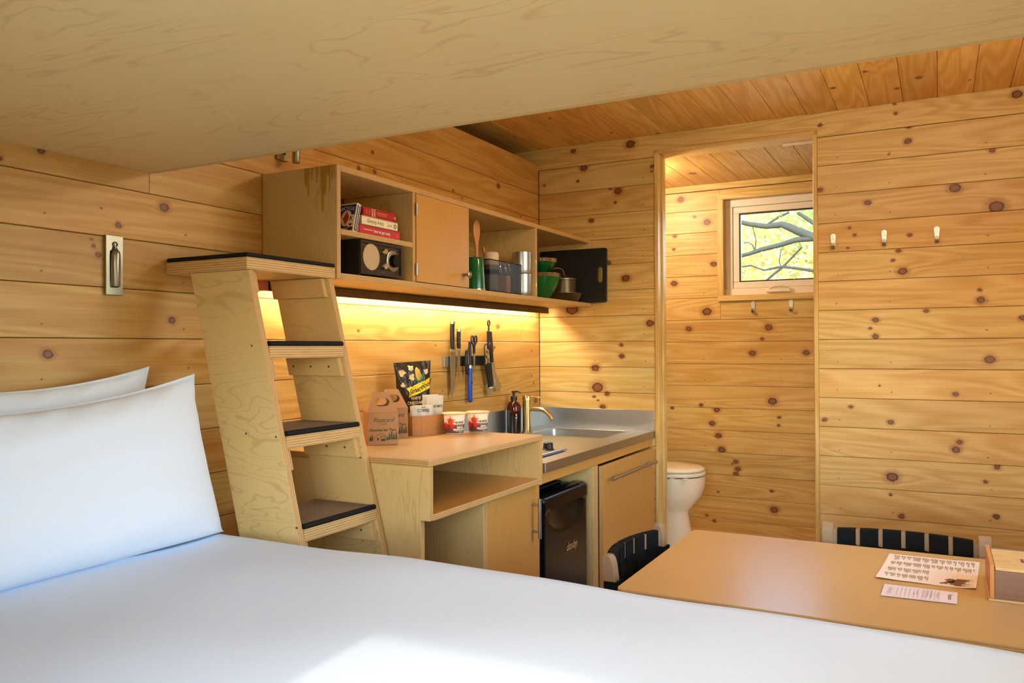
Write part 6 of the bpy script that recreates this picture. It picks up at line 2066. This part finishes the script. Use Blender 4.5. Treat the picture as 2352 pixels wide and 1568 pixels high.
# oatmeal cups
def oat_cup(label, loc):
    face = math.atan2(NV.y, NV.x) + 0.10
    t = thing('oatmeal_cup', label, 'cup', loc, face, 'instant oatmeal cups on the side cabinet')
    r0, r1, h = 0.0310, 0.0385, 0.071
    R_ = lambda z: r0 + (r1 - r0) * z / h
    MB().lathe([(r0 - 0.002, 0.0), (r0, 0.001), (R_(0.0035), 0.0035)], 40).build('foot', ['packet'], t, angle=60)
    MB().lathe([(R_(0.0035), 0.0035), (R_(0.034), 0.034)], 40, cap=(False, False)).build('lower_sleeve', ['cupbrown'], t)
    MB().lathe([(R_(0.034), 0.034), (R_(h - .004), h - 0.004)], 40, cap=(False, False)).build('upper_sleeve', ['cupcream'], t)
    MB().lathe([(R_(h - .004), h - 0.004), (r1 + 0.0035, h - 0.003), (r1 + 0.0045, h), (r1 + 0.002, h + 0.002), (r1 - 0.004, h + 0.0015), (0.001, h + 0.001)], 40).build('lid', ['popcorn'], t, angle=50)

    def F(ca, cz, e=0.0005):
        return lambda x, y: Vector(((R_(cz + y) + e) * math.cos(ca + x / r1), (R_(cz + y) + e) * math.sin(ca + x / r1), cz + y))
    f0 = 0.16
    textmesh('lettering', 'QUAKER', 0.0098, 'ink', t, F(f0, 0.0405), sx=0.95, bold=0.0004)
    textmesh('lettering', 'INSTANT OATMEAL', 0.0045, 'bookwhite', t, F(f0 + 0.08, 0.0305), sx=1.0)
    textmesh('lettering', 'MAPLE &', 0.0080, 'white', t, F(f0 + 0.10, 0.0235), sx=0.95, bold=0.0004)
    textmesh('lettering', 'BROWN SUGAR', 0.0080, 'white', t, F(f0 + 0.08, 0.0158), sx=0.95, bold=0.0004)
    mb = MB()
    for z_, x0_, x1_ in ((0.0108, -0.016, 0.022), (0.0070, 0.0, 0.014)):
        x = x0_
        while x < x1_:
            g = F(f0, z_)
            mb.add([g(x, -.0008), g(x + .0022, -.0008), g(x + .0022, .0008), g(x, .0008)], [(0, 1, 2, 3)])
            x += 0.0032
    mb.build('small_print', ['bookwhite'], t, recalc=False)
    # maple leaves wrapping the left side
    for (ca, cz, sc2, mt_) in ((-0.78, 0.044, 1.35, 'cupleaf'), (-0.62, 0.028, 0.9, 'cupred'), (1.12, 0.048, 0.7, 'cupleaf'), (-1.35, 0.030, 1.15, 'cupred')):
        pts = []
        for i in range(22):
            a = 2 * PI * i / 22
            rr = (0.0165 if i % 4 == 0 else (0.0115 if i % 2 == 0 else 0.0070)) * sc2
            pts.append((rr * math.cos(a + 0.4), rr * math.sin(a + 0.4)))
        g = F(ca, cz, 0.0007)
        vs = []
        for r in range(5):
            vs += [g(p[0] * r / 4, max(-cz + 0.004, min(h - cz - 0.005, p[1] * r / 4))) for p in pts]
        fs = [(r * 22 + i, r * 22 + (i + 1) % 22, (r + 1) * 22 + (i + 1) % 22, (r + 1) * 22 + i) for r in range(4) for i in range(22)]
        MB().add(vs, fs, 0, None, True).build('maple_leaf', [mt_], t, recalc=False)
    return t


oat_cup('red and cream oatmeal cup in front of the veneer tray', (-1.332, -0.316, UT))
oat_cup('red and cream oatmeal cup by the free end of the side cabinet top', (-1.252, -0.364, UT))

# ------------------------------------------------------------------ outside the windows
gr = MB().box((-40, -40, -0.8), (60, 40, -0.7)).build('ground', ['ground'])
tag(gr, 'leaf-strewn ground outside the cabin', 'ground', kind='structure')


def leaves(mb, centre, rad, n, size, rnd, mi=0):
    for _ in range(n):
        while True:
            p = Vector((rnd.uniform(-1, 1), rnd.uniform(-1, 1), rnd.uniform(-1, 1)))
            if p.length < 1:
                break
        c = Vector(centre) + Vector((p.x * rad[0], p.y * rad[1], p.z * rad[2]))
        a = Vector((rnd.gauss(0, 1), rnd.gauss(0, 1), rnd.gauss(0, 1))).normalized()
        b_ = a.orthogonal().normalized()
        b_ = Matrix.Rotation(rnd.uniform(0, 6.28), 3, a) @ b_
        s_ = size * rnd.uniform(0.6, 1.3)
        cc_ = a.cross(b_)
        mb.add([c - b_ * s_, c + cc_ * s_ * 0.45, c + b_ * s_, c - cc_ * s_ * 0.45], [(0, 1, 2, 3)], mi)


def tree(label, base, hgt, trunk_r, crown_c, crown_r, n, size, mats, seed, limbs=()):
    rnd = random.Random(seed)
    t = thing('tree', label, 'tree', base)
    mb = MB().tube([Vector(base), Vector(base) + Vector((0.1, 0.05, hgt * 0.5)), Vector(base) + Vector((0.0, 0.1, hgt))], [trunk_r, trunk_r * 0.8, trunk_r * 0.4], 12)
    mb.build('trunk', ['bark'], t, world=True, angle=60)
    for l in limbs:
        path, rads = l
        MB().tube(path, rads, 10).build('branch', ['bark'], t, world=True, angle=60)
    mb = MB()
    for c, r_, k in zip(crown_c, crown_r, n):
        leaves(mb, c, r_, k, size, rnd, rnd.randint(0, len(mats) - 1))
    o = mb.build('foliage', mats, t, world=True, recalc=False)
    o['kind'] = 'stuff'
    return t


LIMBS = [
    ([(4.0, 0.35, 2.60), (4.0, -0.12, 2.52), (4.0, -0.25, 2.48), (4.02, -0.40, 2.45), (4.0, -0.54, 2.455), (4.0, -0.60, 2.43), (4.0, -0.69, 2.38), (4.0, -0.86, 2.30), (4.05, -1.3, 2.15), (4.1, -1.8, 2.0)], [0.015, 0.020, 0.022, 0.024, 0.030, 0.034, 0.036, 0.038, 0.06, 0.09]),
    ([(4.0, 0.3, 2.10), (4.0, -0.12, 2.18), (4.0, -0.24, 2.20), (4.0, -0.36, 2.235), (4.0, -0.52, 2.265), (4.0, -0.67, 2.305), (4.0, -0.86, 2.31), (4.05, -1.3, 2.18), (4.1, -1.8, 2.0)], [0.014, 0.018, 0.018, 0.021, 0.023, 0.025, 0.03, 0.05, 0.07]),
    ([(4.1, 0.2, 2.12), (4.1, -0.12, 2.09), (4.1, -0.24, 2.10), (4.1, -0.36, 2.05), (4.1, -0.52, 2.075), (4.1, -0.67, 2.05), (4.1, -0.86, 2.01), (4.1, -1.4, 1.9)], [0.005, 0.006, 0.007, 0.008, 0.012, 0.013, 0.014, 0.03]),
    ([(4.1, -0.30, 1.88), (4.1, -0.44, 2.0), (4.1, -0.53, 2.07), (4.1, -0.61, 2.15), (4.05, -0.71, 2.24)], [0.011, 0.011, 0.011, 0.009, 0.008]),
    ([(4.0, -0.30, 2.22), (4.0, -0.28, 2.28), (4.0, -0.24, 2.31), (4.0, -0.12, 2.30)], [0.007, 0.006, 0.005, 0.004]),
    ([(4.0, -0.30, 2.22), (4.0, -0.31, 2.33), (4.0, -0.28, 2.45)], [0.006, 0.005, 0.005]),
    ([(4.1, -0.52, 2.07), (4.1, -0.50, 2.12), (4.1, -0.52, 2.24)], [0.006, 0.005, 0.004]),
    ([(4.3, -0.36, 2.51), (4.3, -0.46, 2.57), (4.3, -0.56, 2.61)], [0.010, 0.011, 0.012]),
    ([(4.3, -0.64, 2.60), (4.3, -0.73, 2.53), (4.3, -0.90, 2.40)], [0.016, 0.018, 0.022]),
]
tree('mossy oak with long bare limbs crossing the bathroom window', (4.2, -2.3, -0.7), 4.5, 0.22,
     [(4.5, -0.3, 2.3), (4.6, -0.8, 2.6), (5.2, 0.1, 2.0), (5.0, -0.5, 1.8)], [(0.5, 0.8, 0.5), (0.6, 0.8, 0.5), (0.8, 0.9, 0.6), (0.7, 0.9, 0.5)], (150, 150, 200, 160), 0.028, ['leaf_gold', 'leaf_green'], 21, LIMBS)
for lab, base, cs, mats, sd in (
        ('golden autumn tree behind the mossy oak', (9.0, 1.6, -0.7), [(9, 0.9, 3.0), (9.2, -0.6, 3.4), (9, 0.1, 2.0), (9.2, 1.8, 2.4), (8.8, -1.2, 2.2)], ['leaf_gold', 'leaf_green', 'leaf_rust'], 31),
        ('tall yellow-green tree farthest behind the bathroom window', (14.0, -0.8, -0.7), [(14, 0.5, 4.2), (14, 1.8, 3.0), (13.6, -1.0, 3.2), (14, 0.4, 2.0), (14, 2.2, 4.6)], ['leaf_green', 'leaf_gold'], 32),
        ('rust-tinged low tree at the edge of the window view', (11.4, 4.0, -0.7), [(11.4, 3.3, 1.8), (11.4, 4.0, 2.6), (11.4, 2.6, 1.4)], ['leaf_rust', 'leaf_green', 'leaf_gold'], 33)):
    tree(lab, base, 4.5, 0.13, cs, [(1.1, 1.3, 1.0)] * len(cs), [1500] * len(cs), 0.075, mats, sd)
